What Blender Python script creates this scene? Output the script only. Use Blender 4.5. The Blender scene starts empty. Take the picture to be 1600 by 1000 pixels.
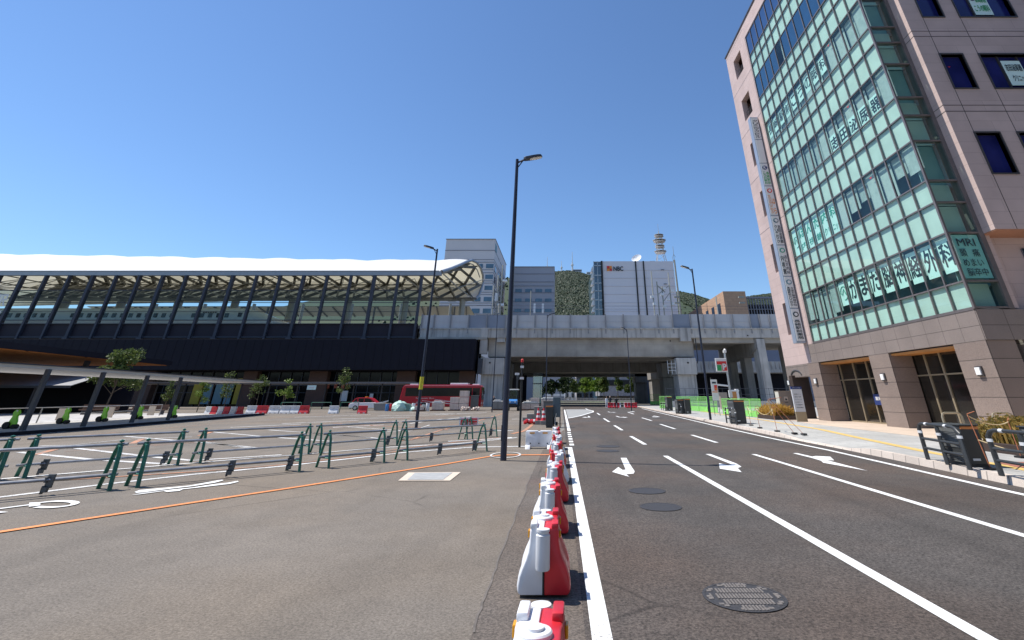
import bpy, bmesh, math, random
from mathutils import Vector, Matrix
random.seed(7)
S = bpy.context.scene
COL = S.collection
R = math.radians
# ------------------------------------------------------------------ camera, sky, sun, exposure
# lens and tilt: horizon at 0.62 of the height, verticals meeting far above the picture
YK, ZK = 1.817, 0.9187            # survey grid -> metres (along the road, upwards)
PITCH = math.atan2(120.0, 456.0); CAMH = 1.65      # tilt and eye height of the survey grid
CAM_PITCH = math.atan2(395.5, 760.0)
cam_data = bpy.data.cameras.new("camera")
cam = bpy.data.objects.new("camera", cam_data)
COL.objects.link(cam)
cam.location = (0, 0, CAMH*ZK)
cam.rotation_euler = (math.pi/2 + CAM_PITCH, 0, 0)
cam_data.sensor_fit = 'HORIZONTAL'
cam_data.sensor_width = 36.0
cam_data.lens = 36.0*760.0/1600.0
cam_data.shift_x = -77.0/1600.0
cam_data.shift_y = -275.5/1600.0
cam_data.clip_end = 6000
cam_data.clip_start = 0.05
S.camera = cam
SUN_EL, SUN_ROT = R(60.3), R(-77.5)
world = bpy.data.worlds.new("World")
S.world = world
world.use_nodes = True
wn = world.node_tree
sky = wn.nodes.new("ShaderNodeTexSky")
sky.sky_type = 'NISHITA'
sky.sun_disc = False
sky.sun_elevation = SUN_EL
sky.sun_rotation = SUN_ROT
sky.air_density = 1.1
sky.dust_density = 0.05
sky.ozone_density = 9.0
bg = wn.nodes.get("Background")
wn.links.new(sky.outputs[0], bg.inputs[0])
bg.inputs[1].default_value = 0.126
sun_d = bpy.data.lights.new("sun", 'SUN')
sun_d.energy = 5.0
sun_d.angle = R(0.53)
sun_d.color = (1.0, 0.95, 0.87)
sun_o = bpy.data.objects.new("sun", sun_d)
COL.objects.link(sun_o)
sun_o.location = (-30, 5, 60)
sun_o.rotation_euler = Vector((4.9, -1.09, -8.82)).to_track_quat('-Z', 'Y').to_euler()
S.view_settings.view_transform = 'Standard'
S.view_settings.look = 'None'
S.view_settings.exposure = 0.3
S.view_settings.gamma = 1.0

# ------------------------------------------------------------------ measuring helpers
CP, SP = math.cos(PITCH), math.sin(PITCH)
def ray(px, py):
    u = (px-877.0)/456.0; v = (500.0-py)/456.0
    return Vector((u, CP-v*SP, SP+v*CP))
def G(px, py, z=0.0):
    r = ray(px, py); t = (z-CAMH)/r.z
    return (r.x*t, r.y*t)
def XatY(px, py, Y):
    r = ray(px, py); t = Y/r.y
    return (r.x*t, CAMH+r.z*t)

# ------------------------------------------------------------------ object helpers
ORG = {}
ST = {}
def warp(p): return Vector((p[0], p[1]*YK, p[2]*ZK))
COMPACT = set("""water_barrier plastic_barrier street_lamp signal_post control_cabinet traffic_cone cone_pile parking_sign bus_stop_sign info_pylon
electrical_cabinet person bus taxi parked_car pay_machine covered_heap brick_pallet rubble_heap drum grey_bin skip_container tractor pipe_stand
hanging_sign bench young_tree park_tree manhole_cover satellite_dish radio_tower radio_mast antenna_tower hoop_barrier paving_stack""".split())
def tag(o, label=None, cat=None, group=None, kind=None):
    if label: o['label'] = label
    if cat: o['category'] = cat
    if group: o['group'] = group
    if kind: o['kind'] = kind
    return o
def thing(name, label, cat, loc=(0, 0, 0), group=None, rz=0):
    o = bpy.data.objects.new(name, None)
    o.empty_display_size = 0.2
    COL.objects.link(o)
    o.location = warp(loc); o.rotation_euler = (0, 0, rz)
    ORG[o.name] = Vector(loc)
    ST[o.name] = 1.0 if name in COMPACT else YK
    return tag(o, label, cat, group)
def copy_tree(o, parent=None):
    c = o.copy(); COL.objects.link(c)
    if parent is not None:
        c.parent = parent
    for ch in list(o.children):
        copy_tree(ch, c)
    return c
def place(o, loc, rz=0, label=None, first=False):
    c = o if first else copy_tree(o)
    c.location = warp(loc); c.rotation_euler = (0, 0, rz)
    if label: c['label'] = label
    return c

class MB:
    def __init__(s):
        s.v = []; s.f = []; s.mi = []; s.cur = 0
    def add(s, vs, fs):
        n = len(s.v)
        s.v += [Vector(p) for p in vs]
        for f in fs:
            s.f.append([i+n for i in f]); s.mi.append(s.cur)
        return s
    def box(s, x0, x1, y0, y1, z0, z1):
        vs = [(x0,y0,z0),(x1,y0,z0),(x1,y1,z0),(x0,y1,z0),(x0,y0,z1),(x1,y0,z1),(x1,y1,z1),(x0,y1,z1)]
        return s.add(vs, [(0,3,2,1),(4,5,6,7),(0,1,5,4),(1,2,6,5),(2,3,7,6),(3,0,4,7)])
    def obox(s, M, x0, x1, y0, y1, z0, z1):
        n = len(s.v); s.box(x0,x1,y0,y1,z0,z1)
        for i in range(n, len(s.v)): s.v[i] = M @ s.v[i]
        return s
    def beam(s, p, q, w, h=None):
        p = Vector(p); q = Vector(q); d = (q-p)
        h = h or w
        z = d.normalized()
        a = Vector((0,0,1)) if abs(z.z) < .95 else Vector((1,0,0))
        x = z.cross(a).normalized(); y = x.cross(z).normalized()
        vs = []
        for c in (p, q):
            for sx, sy in ((-1,-1),(1,-1),(1,1),(-1,1)):
                vs.append(c + x*sx*w/2 + y*sy*h/2)
        return s.add(vs, [(0,1,2,3),(7,6,5,4),(0,4,5,1),(1,5,6,2),(2,6,7,3),(3,7,4,0)])
    def tube(s, pts, r, n=8, r2=None, cap=True):
        pts = [Vector(p) for p in pts]; m = len(pts)
        rings = []
        prev = None
        for i, p in enumerate(pts):
            if i == 0: d = pts[1]-pts[0]
            elif i == m-1: d = pts[-1]-pts[-2]
            else: d = (pts[i+1]-p).normalized()+(p-pts[i-1]).normalized()
            d.normalize()
            if prev is None:
                a = Vector((0,0,1)) if abs(d.z) < .9 else Vector((1,0,0))
                x = d.cross(a).normalized()
            else:
                x = (prev - d*prev.dot(d)).normalized()
            prev = x; y = d.cross(x)
            rr = r if r2 is None else r+(r2-r)*i/(m-1)
            rings.append([p + x*math.cos(2*math.pi*k/n)*rr + y*math.sin(2*math.pi*k/n)*rr for k in range(n)])
        vs = [v for rg in rings for v in rg]; fs = []
        for i in range(m-1):
            for k in range(n):
                k2 = (k+1) % n
                fs.append((i*n+k, i*n+k2, (i+1)*n+k2, (i+1)*n+k))
        if cap:
            fs.append(tuple(range(n-1, -1, -1))); fs.append(tuple((m-1)*n+k for k in range(n)))
        return s.add(vs, fs)
    def lathe(s, prof, c=(0,0,0), n=16, M=None):
        vs = []; fs = []; c = Vector(c)
        for (r, z) in prof:
            for k in range(n):
                a = 2*math.pi*k/n
                p = Vector((r*math.cos(a), r*math.sin(a), z))
                if M is not None: p = M @ p
                vs.append(p+c)
        for i in range(len(prof)-1):
            for k in range(n):
                k2 = (k+1) % n
                fs.append((i*n+k, i*n+k2, (i+1)*n+k2, (i+1)*n+k))
        fs.append(tuple(range(n-1,-1,-1))); fs.append(tuple((len(prof)-1)*n+k for k in range(n)))
        return s.add(vs, fs)
    def prism(s, poly, f0, f1):
        # poly: list of 2D points; f0,f1 map a 2D point to a 3D point (two ends)
        n = len(poly)
        vs = [f0(p) for p in poly]+[f1(p) for p in poly]
        fs = [tuple(range(n-1,-1,-1)), tuple(range(n, 2*n))]
        for i in range(n):
            j = (i+1) % n
            fs.append((i, j, n+j, n+i))
        return s.add(vs, fs)
    def flat(s, pts, z):
        return s.add([(p[0], p[1], z) for p in pts], [tuple(range(len(pts)))])
    def strip(s, pts, w, z):
        # flat line of width w on the ground along pts
        L = []; Rr = []
        m = len(pts)
        for i, p in enumerate(pts):
            a = Vector(pts[max(i-1,0)]); b = Vector(pts[min(i+1,m-1)])
            d = Vector((b[0]-a[0], b[1]-a[1])).normalized()
            nrm = Vector((-d.y, d.x))*w/2
            L.append((p[0]+nrm.x, p[1]+nrm.y, z)); Rr.append((p[0]-nrm.x, p[1]-nrm.y, z))
        vs = L+Rr
        return s.add(vs, [(m+i, m+i+1, i+1, i) for i in range(m-1)])
    def ico(s, c, r, M=None, sub=1, jit=0.0, flat=1.0):
        bm = bmesh.new(); bmesh.ops.create_icosphere(bm, subdivisions=sub, radius=1.0)
        vs = []
        for v in bm.verts:
            k = r*(1+random.uniform(-jit, jit))
            vs.append((c[0]+v.co.x*k, c[1]+v.co.y*k, c[2]+v.co.z*k*flat))
        fs = [tuple(v.index for v in f.verts) for f in bm.faces]
        bm.free()
        return s.add(vs, fs)
    def build(s, name, mat, parent=None, smooth=False, bevel=0.0, kind=None, seg=2, fixn=True):
        off = ORG.get(parent.name, Vector((0,0,0))) if parent is not None else Vector((0,0,0))
        me = bpy.data.meshes.new(name)
        ky = ST.get(parent.name, YK) if parent is not None else YK
        me.from_pydata([((v.x-off.x), (v.y-off.y)*ky, (v.z-off.z)*ZK) for v in s.v], [], s.f)
        mats = mat if isinstance(mat, (list, tuple)) else [mat]
        for m in mats: me.materials.append(m)
        if len(mats) > 1:
            for p, i in zip(me.polygons, s.mi): p.material_index = i
        me.update()
        if fixn:
            bm = bmesh.new(); bm.from_mesh(me)
            bmesh.ops.recalc_face_normals(bm, faces=bm.faces[:])
            if bevel > 0:
                es = [e for e in bm.edges if len(e.link_faces) == 2 and e.calc_face_angle(0) > 0.6]
                bmesh.ops.bevel(bm, geom=es, offset=bevel, segments=seg, affect='EDGES', profile=0.5, clamp_overlap=True)
            bm.to_mesh(me); bm.free()
        if smooth:
            me.polygons.foreach_set('use_smooth', [True]*len(me.polygons))
            try: me.set_sharp_from_angle(angle=R(40))
            except Exception: pass
        o = bpy.data.objects.new(name, me)
        COL.objects.link(o)
        if parent is not None:
            o.parent = parent
            ORG[o.name] = Vector(off); ST[o.name] = ky
        if kind: o['kind'] = kind
        return o

def grid_wall(mb, axis, a0, a1, z0, z1, d0, d1, holes):
    """wall slab with rectangular openings: axis 'y' runs along Y (depth in X), 'x' runs along X (depth in Y)"""
    As = sorted(set([a0, a1]+[h[0] for h in holes]+[h[1] for h in holes]))
    for i in range(len(As)-1):
        m = (As[i]+As[i+1])/2
        hs = sorted([(h[2], h[3]) for h in holes if h[0] <= m <= h[1]])
        z = z0
        for (b, t) in hs+[(z1, z1)]:
            if b > z+1e-4:
                if axis == 'y': mb.box(d0, d1, As[i], As[i+1], z, b)
                else: mb.box(As[i], As[i+1], d0, d1, z, b)
            z = max(z, t)

# ------------------------------------------------------------------ text as mesh
_tx = {}
def glyphs(body, weight=0.0):
    key = (body, weight)
    if key in _tx: return _tx[key]
    cu = bpy.data.curves.new("lettering", 'FONT')
    cu.body = body; cu.size = 1.0; cu.offset = weight; cu.resolution_u = 3
    ob = bpy.data.objects.new("lettering", cu)
    COL.objects.link(ob)
    dg = bpy.context.evaluated_depsgraph_get()
    me = bpy.data.meshes.new_from_object(ob.evaluated_get(dg))
    vs = [v.co.copy() for v in me.vertices]; fs = [tuple(p.vertices) for p in me.polygons]
    bpy.data.objects.remove(ob); bpy.data.curves.remove(cu); bpy.data.meshes.remove(me)
    if vs:
        x0 = min(v.x for v in vs); x1 = max(v.x for v in vs); y0 = min(v.y for v in vs); y1 = max(v.y for v in vs)
    else: x0, x1, y0, y1 = 0, 1, 0, 1
    _tx[key] = (vs, fs, x0, x1, y0, y1)
    return _tx[key]
def write(mb, body, o, right, up, w, h, weight=0.0):
    """fits the lettering into a box w x h whose lower left corner is o"""
    vs, fs, x0, x1, y0, y1 = glyphs(body)
    right = Vector(right); up = Vector(up); o = Vector(o); nrm = right.cross(up)
    sx = w/max(x1-x0, 1e-6); sy = h/max(y1-y0, 1e-6)
    k = weight*1.1
    for i, (a, b) in enumerate([(0,0),(k,0),(-k,0),(0,k),(0,-k)] if weight > 0 else [(0,0)]):   # heavier strokes
        q = nrm*(i*.0007*max(1, h))
        mb.add([o + q + right*((v.x-x0+a)*sx) + up*((v.y-y0+b)*sy) for v in vs], fs)

# ------------------------------------------------------------------ materials
def _nt(name):
    m = bpy.data.materials.new(name); m.use_nodes = True
    nt = m.node_tree
    return m, nt, nt.nodes, nt.links, nt.nodes["Principled BSDF"]
def P(name, col, rough=.6, var=.12, scale=4.0, metal=0.0, bump=0.0, bscale=60.0, spec=.5, coat=0.0, grime=0.0):
    m, nt, N, L, b = _nt(name)
    b.inputs['Roughness'].default_value = rough
    b.inputs['Metallic'].default_value = metal
    b.inputs['Specular IOR Level'].default_value = spec
    b.inputs['Coat Weight'].default_value = coat
    tc = N.new("ShaderNodeTexCoord")
    nz = N.new("ShaderNodeTexNoise"); nz.inputs['Scale'].default_value = scale; nz.inputs['Detail'].default_value = 6
    L.new(tc.outputs['Object'], nz.inputs['Vector'])
    mr = N.new("ShaderNodeMapRange")
    mr.inputs[1].default_value = .3; mr.inputs[2].default_value = .7
    mr.inputs[3].default_value = 1-var; mr.inputs[4].default_value = 1+var
    L.new(nz.outputs[0], mr.inputs[0])
    mx = N.new("ShaderNodeMix"); mx.data_type = 'RGBA'; mx.blend_type = 'MULTIPLY'; mx.inputs[0].default_value = 1
    mx.inputs[6].default_value = (*col, 1)
    L.new(mr.outputs[0], mx.inputs[7])
    out = mx.outputs[2]
    if grime:
        mp = N.new("ShaderNodeMapping"); mp.inputs['Scale'].default_value = (2.2, 2.2, .12)
        L.new(tc.outputs['Object'], mp.inputs[0])
        n2 = N.new("ShaderNodeTexNoise"); n2.inputs['Scale'].default_value = 1.0; n2.inputs['Detail'].default_value = 8
        L.new(mp.outputs[0], n2.inputs['Vector'])
        m2 = N.new("ShaderNodeMapRange"); m2.inputs[1].default_value = .5; m2.inputs[2].default_value = .72
        m2.inputs[3].default_value = 1; m2.inputs[4].default_value = 1-grime
        L.new(n2.outputs[0], m2.inputs[0])
        x2 = N.new("ShaderNodeMix"); x2.data_type = 'RGBA'; x2.blend_type = 'MULTIPLY'; x2.inputs[0].default_value = 1
        L.new(out, x2.inputs[6]); L.new(m2.outputs[0], x2.inputs[7]); out = x2.outputs[2]
    L.new(out, b.inputs['Base Color'])
    rr = N.new("ShaderNodeMapRange"); rr.inputs[3].default_value = max(rough-.08, .02); rr.inputs[4].default_value = min(rough+.08, 1)
    L.new(nz.outputs[0], rr.inputs[0]); L.new(rr.outputs[0], b.inputs['Roughness'])
    if bump:
        n3 = N.new("ShaderNodeTexNoise"); n3.inputs['Scale'].default_value = bscale; n3.inputs['Detail'].default_value = 3
        L.new(tc.outputs['Object'], n3.inputs['Vector'])
        bp = N.new("ShaderNodeBump"); bp.inputs['Strength'].default_value = bump; bp.inputs['Distance'].default_value = .02
        L.new(n3.outputs[0], bp.inputs['Height']); L.new(bp.outputs[0], b.inputs['Normal'])
    return m

def asphalt(name, col, fleck=.35, stain=.16, warm=(1.06,1.0,.95), streak=0.0, grain=60):
    m, nt, N, L, b = _nt(name)
    tc = N.new("ShaderNodeTexCoord")
    def noise(sc, det=4, vec=None, rough=.5):
        n = N.new("ShaderNodeTexNoise"); n.inputs['Scale'].default_value = sc; n.inputs['Detail'].default_value = det
        n.inputs['Roughness'].default_value = rough
        L.new(vec or tc.outputs['Object'], n.inputs['Vector']); return n
    def rng(n, a, bb, c, d):
        r = N.new("ShaderNodeMapRange"); r.inputs[1].default_value = a; r.inputs[2].default_value = bb
        r.inputs[3].default_value = c; r.inputs[4].default_value = d
        L.new(n.outputs[0], r.inputs[0]); return r
    def mul(a, f):
        x = N.new("ShaderNodeMix"); x.data_type = 'RGBA'; x.blend_type = 'MULTIPLY'; x.inputs[0].default_value = 1
        if isinstance(a, tuple): x.inputs[6].default_value = (*a, 1)
        else: L.new(a, x.inputs[6])
        L.new(f, x.inputs[7]); return x.outputs[2]
    c = mul(col, rng(noise(grain, 2, rough=.75), .32, .68, 1-fleck, 1+fleck).outputs[0])
    c = mul(c, rng(noise(170, 1), .3, .7, 1-fleck*.5, 1+fleck*.5).outputs[0])
    c = mul(c, rng(noise(.35, 6), .3, .7, 1-stain, 1+stain).outputs[0])
    c = mul(c, rng(noise(2.3, 5), .3, .7, 1-stain*.5, 1+stain*.5).outputs[0])
    # darker scuffs, streaked along the driving direction
    mp = N.new("ShaderNodeMapping"); mp.inputs['Scale'].default_value = (1.1, .07, 1)
    L.new(tc.outputs['Object'], mp.inputs[0])
    c = mul(c, rng(noise(1.0, 6, mp.outputs[0]), .52, .75, 1, 1-streak).outputs[0])
    # hairline cracks that come and go
    vc = N.new("ShaderNodeTexVoronoi"); vc.feature = 'DISTANCE_TO_EDGE'; vc.inputs['Scale'].default_value = .16
    wob = noise(1.6, 5); ad = N.new("ShaderNodeMix"); ad.data_type = 'VECTOR'; ad.inputs[0].default_value = .12
    L.new(tc.outputs['Object'], ad.inputs[4]); L.new(wob.outputs[1], ad.inputs[5]); L.new(ad.outputs[1], vc.inputs['Vector'])
    ce = N.new("ShaderNodeMapRange"); ce.inputs[1].default_value = .001; ce.inputs[2].default_value = .0045; ce.inputs[3].default_value = 1; ce.inputs[4].default_value = 0
    L.new(vc.outputs['Distance'], ce.inputs[0])
    cm = rng(noise(.28, 3), .5, .6, 0, .42)
    cx_ = N.new("ShaderNodeMath"); cx_.operation = 'MULTIPLY'; L.new(ce.outputs[0], cx_.inputs[0]); L.new(cm.outputs[0], cx_.inputs[1])
    iv = N.new("ShaderNodeMath"); iv.operation = 'SUBTRACT'; iv.inputs[0].default_value = 1; L.new(cx_.outputs[0], iv.inputs[1])
    c = mul(c, iv.outputs[0])
    # warm patches
    wn_ = rng(noise(.22, 4), .42, .62, 0, 1)
    x = N.new("ShaderNodeMix"); x.data_type = 'RGBA'; x.blend_type = 'MULTIPLY'
    L.new(wn_.outputs[0], x.inputs[0]); L.new(c, x.inputs[6]); x.inputs[7].default_value = (*warm, 1)
    # pale specks
    vo = N.new("ShaderNodeTexVoronoi"); vo.inputs['Scale'].default_value = 26
    L.new(tc.outputs['Object'], vo.inputs['Vector'])
    sp = N.new("ShaderNodeMapRange"); sp.inputs[1].default_value = .035; sp.inputs[2].default_value = .06; sp.inputs[3].default_value = .5; sp.inputs[4].default_value = 0
    L.new(vo.outputs['Distance'], sp.inputs[0])
    y = N.new("ShaderNodeMix"); y.data_type = 'RGBA'; y.blend_type = 'MIX'
    L.new(sp.outputs[0], y.inputs[0]); L.new(x.outputs[2], y.inputs[6]); y.inputs[7].default_value = (.42,.40,.37,1)
    L.new(y.outputs[2], b.inputs['Base Color'])
    b.inputs['Roughness'].default_value = .85; b.inputs['Specular IOR Level'].default_value = .3
    bp = N.new("ShaderNodeBump"); bp.inputs['Strength'].default_value = .5; bp.inputs['Distance'].default_value = .006
    L.new(noise(140, 2, rough=.8).outputs[0], bp.inputs['Height']); L.new(bp.outputs[0], b.inputs['Normal'])
    return m

def tiles(name, col, col2, mortar, sx, sz, msize=.012, rough=.5, speck=.0, offset=0.0, floor=False, spec=.5, grime=0.0):
    m, nt, N, L, b = _nt(name)
    tc = N.new("ShaderNodeTexCoord"); ge = N.new("ShaderNodeNewGeometry")
    sx_ = N.new("ShaderNodeSeparateXYZ"); L.new(tc.outputs['Object'], sx_.inputs[0])
    cb = N.new("ShaderNodeCombineXYZ")
    if floor:
        L.new(sx_.outputs[0], cb.inputs[0]); L.new(sx_.outputs[1], cb.inputs[1])
    else:
        sn = N.new("ShaderNodeSeparateXYZ"); L.new(ge.outputs['True Normal'], sn.inputs[0])
        ab = N.new("ShaderNodeMath"); ab.operation = 'ABSOLUTE'; L.new(sn.outputs[0], ab.inputs[0])
        gt = N.new("ShaderNodeMath"); gt.operation = 'GREATER_THAN'; gt.inputs[1].default_value = .5; L.new(ab.outputs[0], gt.inputs[0])
        mx = N.new("ShaderNodeMix"); mx.data_type = 'FLOAT'
        L.new(gt.outputs[0], mx.inputs[0]); L.new(sx_.outputs[0], mx.inputs[2]); L.new(sx_.outputs[1], mx.inputs[3])
        L.new(mx.outputs[0], cb.inputs[0]); L.new(sx_.outputs[2], cb.inputs[1])
    br = N.new("ShaderNodeTexBrick")
    br.offset = offset; br.offset_frequency = 2; br.squash = 1.0
    br.inputs['Scale'].default_value = 1.0
    br.inputs['Brick Width'].default_value = sx; br.inputs['Row Height'].default_value = sz
    br.inputs['Mortar Size'].default_value = msize; br.inputs['Mortar Smooth'].default_value = .1
    br.inputs['Color1'].default_value = (*col, 1); br.inputs['Color2'].default_value = (*col2, 1); br.inputs['Mortar'].default_value = (*mortar, 1)
    L.new(cb.outputs[0], br.inputs['Vector'])
    out = br.outputs['Color']
    def noise_mul(out, sc, v, det=5):
        n = N.new("ShaderNodeTexNoise"); n.inputs['Scale'].default_value = sc; n.inputs['Detail'].default_value = det
        L.new(tc.outputs['Object'], n.inputs['Vector'])
        r = N.new("ShaderNodeMapRange"); r.inputs[1].default_value = .3; r.inputs[2].default_value = .7
        r.inputs[3].default_value = 1-v; r.inputs[4].default_value = 1+v; L.new(n.outputs[0], r.inputs[0])
        x = N.new("ShaderNodeMix"); x.data_type = 'RGBA'; x.blend_type = 'MULTIPLY'; x.inputs[0].default_value = 1
        L.new(out, x.inputs[6]); L.new(r.outputs[0], x.inputs[7]); return x.outputs[2]
    if speck: out = noise_mul(out, 55, speck, 2)
    out = noise_mul(out, .8, .08)
    if grime: out = noise_mul(out, .25, grime)
    L.new(out, b.inputs['Base Color'])
    b.inputs['Roughness'].default_value = rough; b.inputs['Specular IOR Level'].default_value = spec
    return m

def paint(name, col, under, wear=.5, fine=55):
    m, nt, N, L, b = _nt(name)
    tc = N.new("ShaderNodeTexCoord")
    n1 = N.new("ShaderNodeTexNoise"); n1.inputs['Scale'].default_value = fine; n1.inputs['Detail'].default_value = 4; n1.inputs['Roughness'].default_value = .7
    n2 = N.new("ShaderNodeTexNoise"); n2.inputs['Scale'].default_value = 1.7; n2.inputs['Detail'].default_value = 6
    L.new(tc.outputs['Object'], n1.inputs['Vector']); L.new(tc.outputs['Object'], n2.inputs['Vector'])
    ad = N.new("ShaderNodeMath"); ad.operation = 'MULTIPLY_ADD'; ad.inputs[1].default_value = .55; L.new(n2.outputs[0], ad.inputs[0]); L.new(n1.outputs[0], ad.inputs[2])
    mr = N.new("ShaderNodeMapRange"); mr.inputs[1].default_value = 1.02-.32*wear; mr.inputs[2].default_value = 1.12-.32*wear; mr.inputs[3].default_value = 0; mr.inputs[4].default_value = .85
    L.new(ad.outputs[0], mr.inputs[0])
    n3 = N.new("ShaderNodeTexNoise"); n3.inputs['Scale'].default_value = .9; L.new(tc.outputs['Object'], n3.inputs['Vector'])
    m3 = N.new("ShaderNodeMapRange"); m3.inputs[1].default_value = .3; m3.inputs[2].default_value = .7; m3.inputs[3].default_value = .86; m3.inputs[4].default_value = 1.04; L.new(n3.outputs[0], m3.inputs[0])
    x0 = N.new("ShaderNodeMix"); x0.data_type = 'RGBA'; x0.blend_type = 'MULTIPLY'; x0.inputs[0].default_value = 1; x0.inputs[6].default_value = (*col,1); L.new(m3.outputs[0], x0.inputs[7])
    x = N.new("ShaderNodeMix"); x.data_type = 'RGBA'; L.new(mr.outputs[0], x.inputs[0]); L.new(x0.outputs[2], x.inputs[6]); x.inputs[7].default_value = (*under,1)
    L.new(x.outputs[2], b.inputs['Base Color']); b.inputs['Roughness'].default_value = .7
    return m
def thin_glass(name, tint, refl=.12, rough=.02):
    m = bpy.data.materials.new(name); m.use_nodes = True
    nt = m.node_tree; N = nt.nodes; L = nt.links
    N.remove(N["Principled BSDF"])
    t = N.new("ShaderNodeBsdfTransparent"); t.inputs[0].default_value = (*tint, 1)
    g = N.new("ShaderNodeBsdfGlossy"); g.inputs['Roughness'].default_value = rough
    fr = N.new("ShaderNodeLayerWeight"); fr.inputs[0].default_value = .5
    pw = N.new("ShaderNodeMath"); pw.operation = 'POWER'; pw.inputs[1].default_value = 4.5; L.new(fr.outputs[1], pw.inputs[0])
    ad = N.new("ShaderNodeMath"); ad.operation = 'MULTIPLY_ADD'; ad.inputs[1].default_value = .85-refl; ad.inputs[2].default_value = refl; L.new(pw.outputs[0], ad.inputs[0])
    mi = N.new("ShaderNodeMixShader"); L.new(ad.outputs[0], mi.inputs[0]); L.new(t.outputs[0], mi.inputs[1]); L.new(g.outputs[0], mi.inputs[2])
    # faint waviness of the sheets
    tc = N.new("ShaderNodeTexCoord"); nz = N.new("ShaderNodeTexNoise"); nz.inputs['Scale'].default_value = .9
    L.new(tc.outputs['Object'], nz.inputs['Vector'])
    bp = N.new("ShaderNodeBump"); bp.inputs['Strength'].default_value = .06; bp.inputs['Distance'].default_value = .05
    L.new(nz.outputs[0], bp.inputs['Height']); L.new(bp.outputs[0], g.inputs['Normal'])
    L.new(mi.outputs[0], N["Material Output"].inputs[0])
    return m
def membrane(name, col):
    m, nt, N, L, b = _nt(name)
    b.inputs['Base Color'].default_value = (*col, 1); b.inputs['Roughness'].default_value = .6
    t = N.new("ShaderNodeBsdfTranslucent"); t.inputs[0].default_value = (.95,.86,.62,1)
    mi = N.new("ShaderNodeMixShader"); mi.inputs[0].default_value = .26
    L.new(b.outputs[0], mi.inputs[1]); L.new(t.outputs[0], mi.inputs[2]); L.new(mi.outputs[0], N["Material Output"].inputs[0])
    tc = N.new("ShaderNodeTexCoord"); nz = N.new("ShaderNodeTexNoise"); nz.inputs['Scale'].default_value = .15
    L.new(tc.outputs['Object'], nz.inputs['Vector'])
    cr = N.new("ShaderNodeMix"); cr.data_type = 'RGBA'; cr.inputs[6].default_value = (*col, 1); cr.inputs[7].default_value = (*[c*.93 for c in col], 1)
    L.new(nz.outputs[0], cr.inputs[0]); L.new(cr.outputs[2], b.inputs['Base Color'])
    return m
def leafy(name, c1, c2):
    m, nt, N, L, b = _nt(name)
    ge = N.new("ShaderNodeNewGeometry"); tc = N.new("ShaderNodeTexCoord")
    nz = N.new("ShaderNodeTexNoise"); nz.inputs['Scale'].default_value = 3.5
    L.new(tc.outputs['Object'], nz.inputs['Vector'])
    ad = N.new("ShaderNodeMath"); ad.operation = 'MULTIPLY_ADD'; ad.inputs[1].default_value = .6; 
    L.new(ge.outputs['Random Per Island'], ad.inputs[0]); L.new(nz.outputs[0], ad.inputs[2])
    mx = N.new("ShaderNodeMix"); mx.data_type = 'RGBA'; mx.inputs[6].default_value = (*c1, 1); mx.inputs[7].default_value = (*c2, 1)
    mr = N.new("ShaderNodeMapRange"); mr.inputs[1].default_value = .35; mr.inputs[2].default_value = 1.1
    L.new(ad.outputs[0], mr.inputs[0]); L.new(mr.outputs[0], mx.inputs[0]); L.new(mx.outputs[2], b.inputs['Base Color'])
    b.inputs['Roughness'].default_value = .55; b.inputs['Specular IOR Level'].default_value = .3
    t = N.new("ShaderNodeBsdfTranslucent"); L.new(mx.outputs[2], t.inputs[0])
    mi = N.new("ShaderNodeMixShader"); mi.inputs[0].default_value = .3
    L.new(b.outputs[0], mi.inputs[1]); L.new(t.outputs[0], mi.inputs[2]); L.new(mi.outputs[0], N["Material Output"].inputs[0])
    return m

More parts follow.
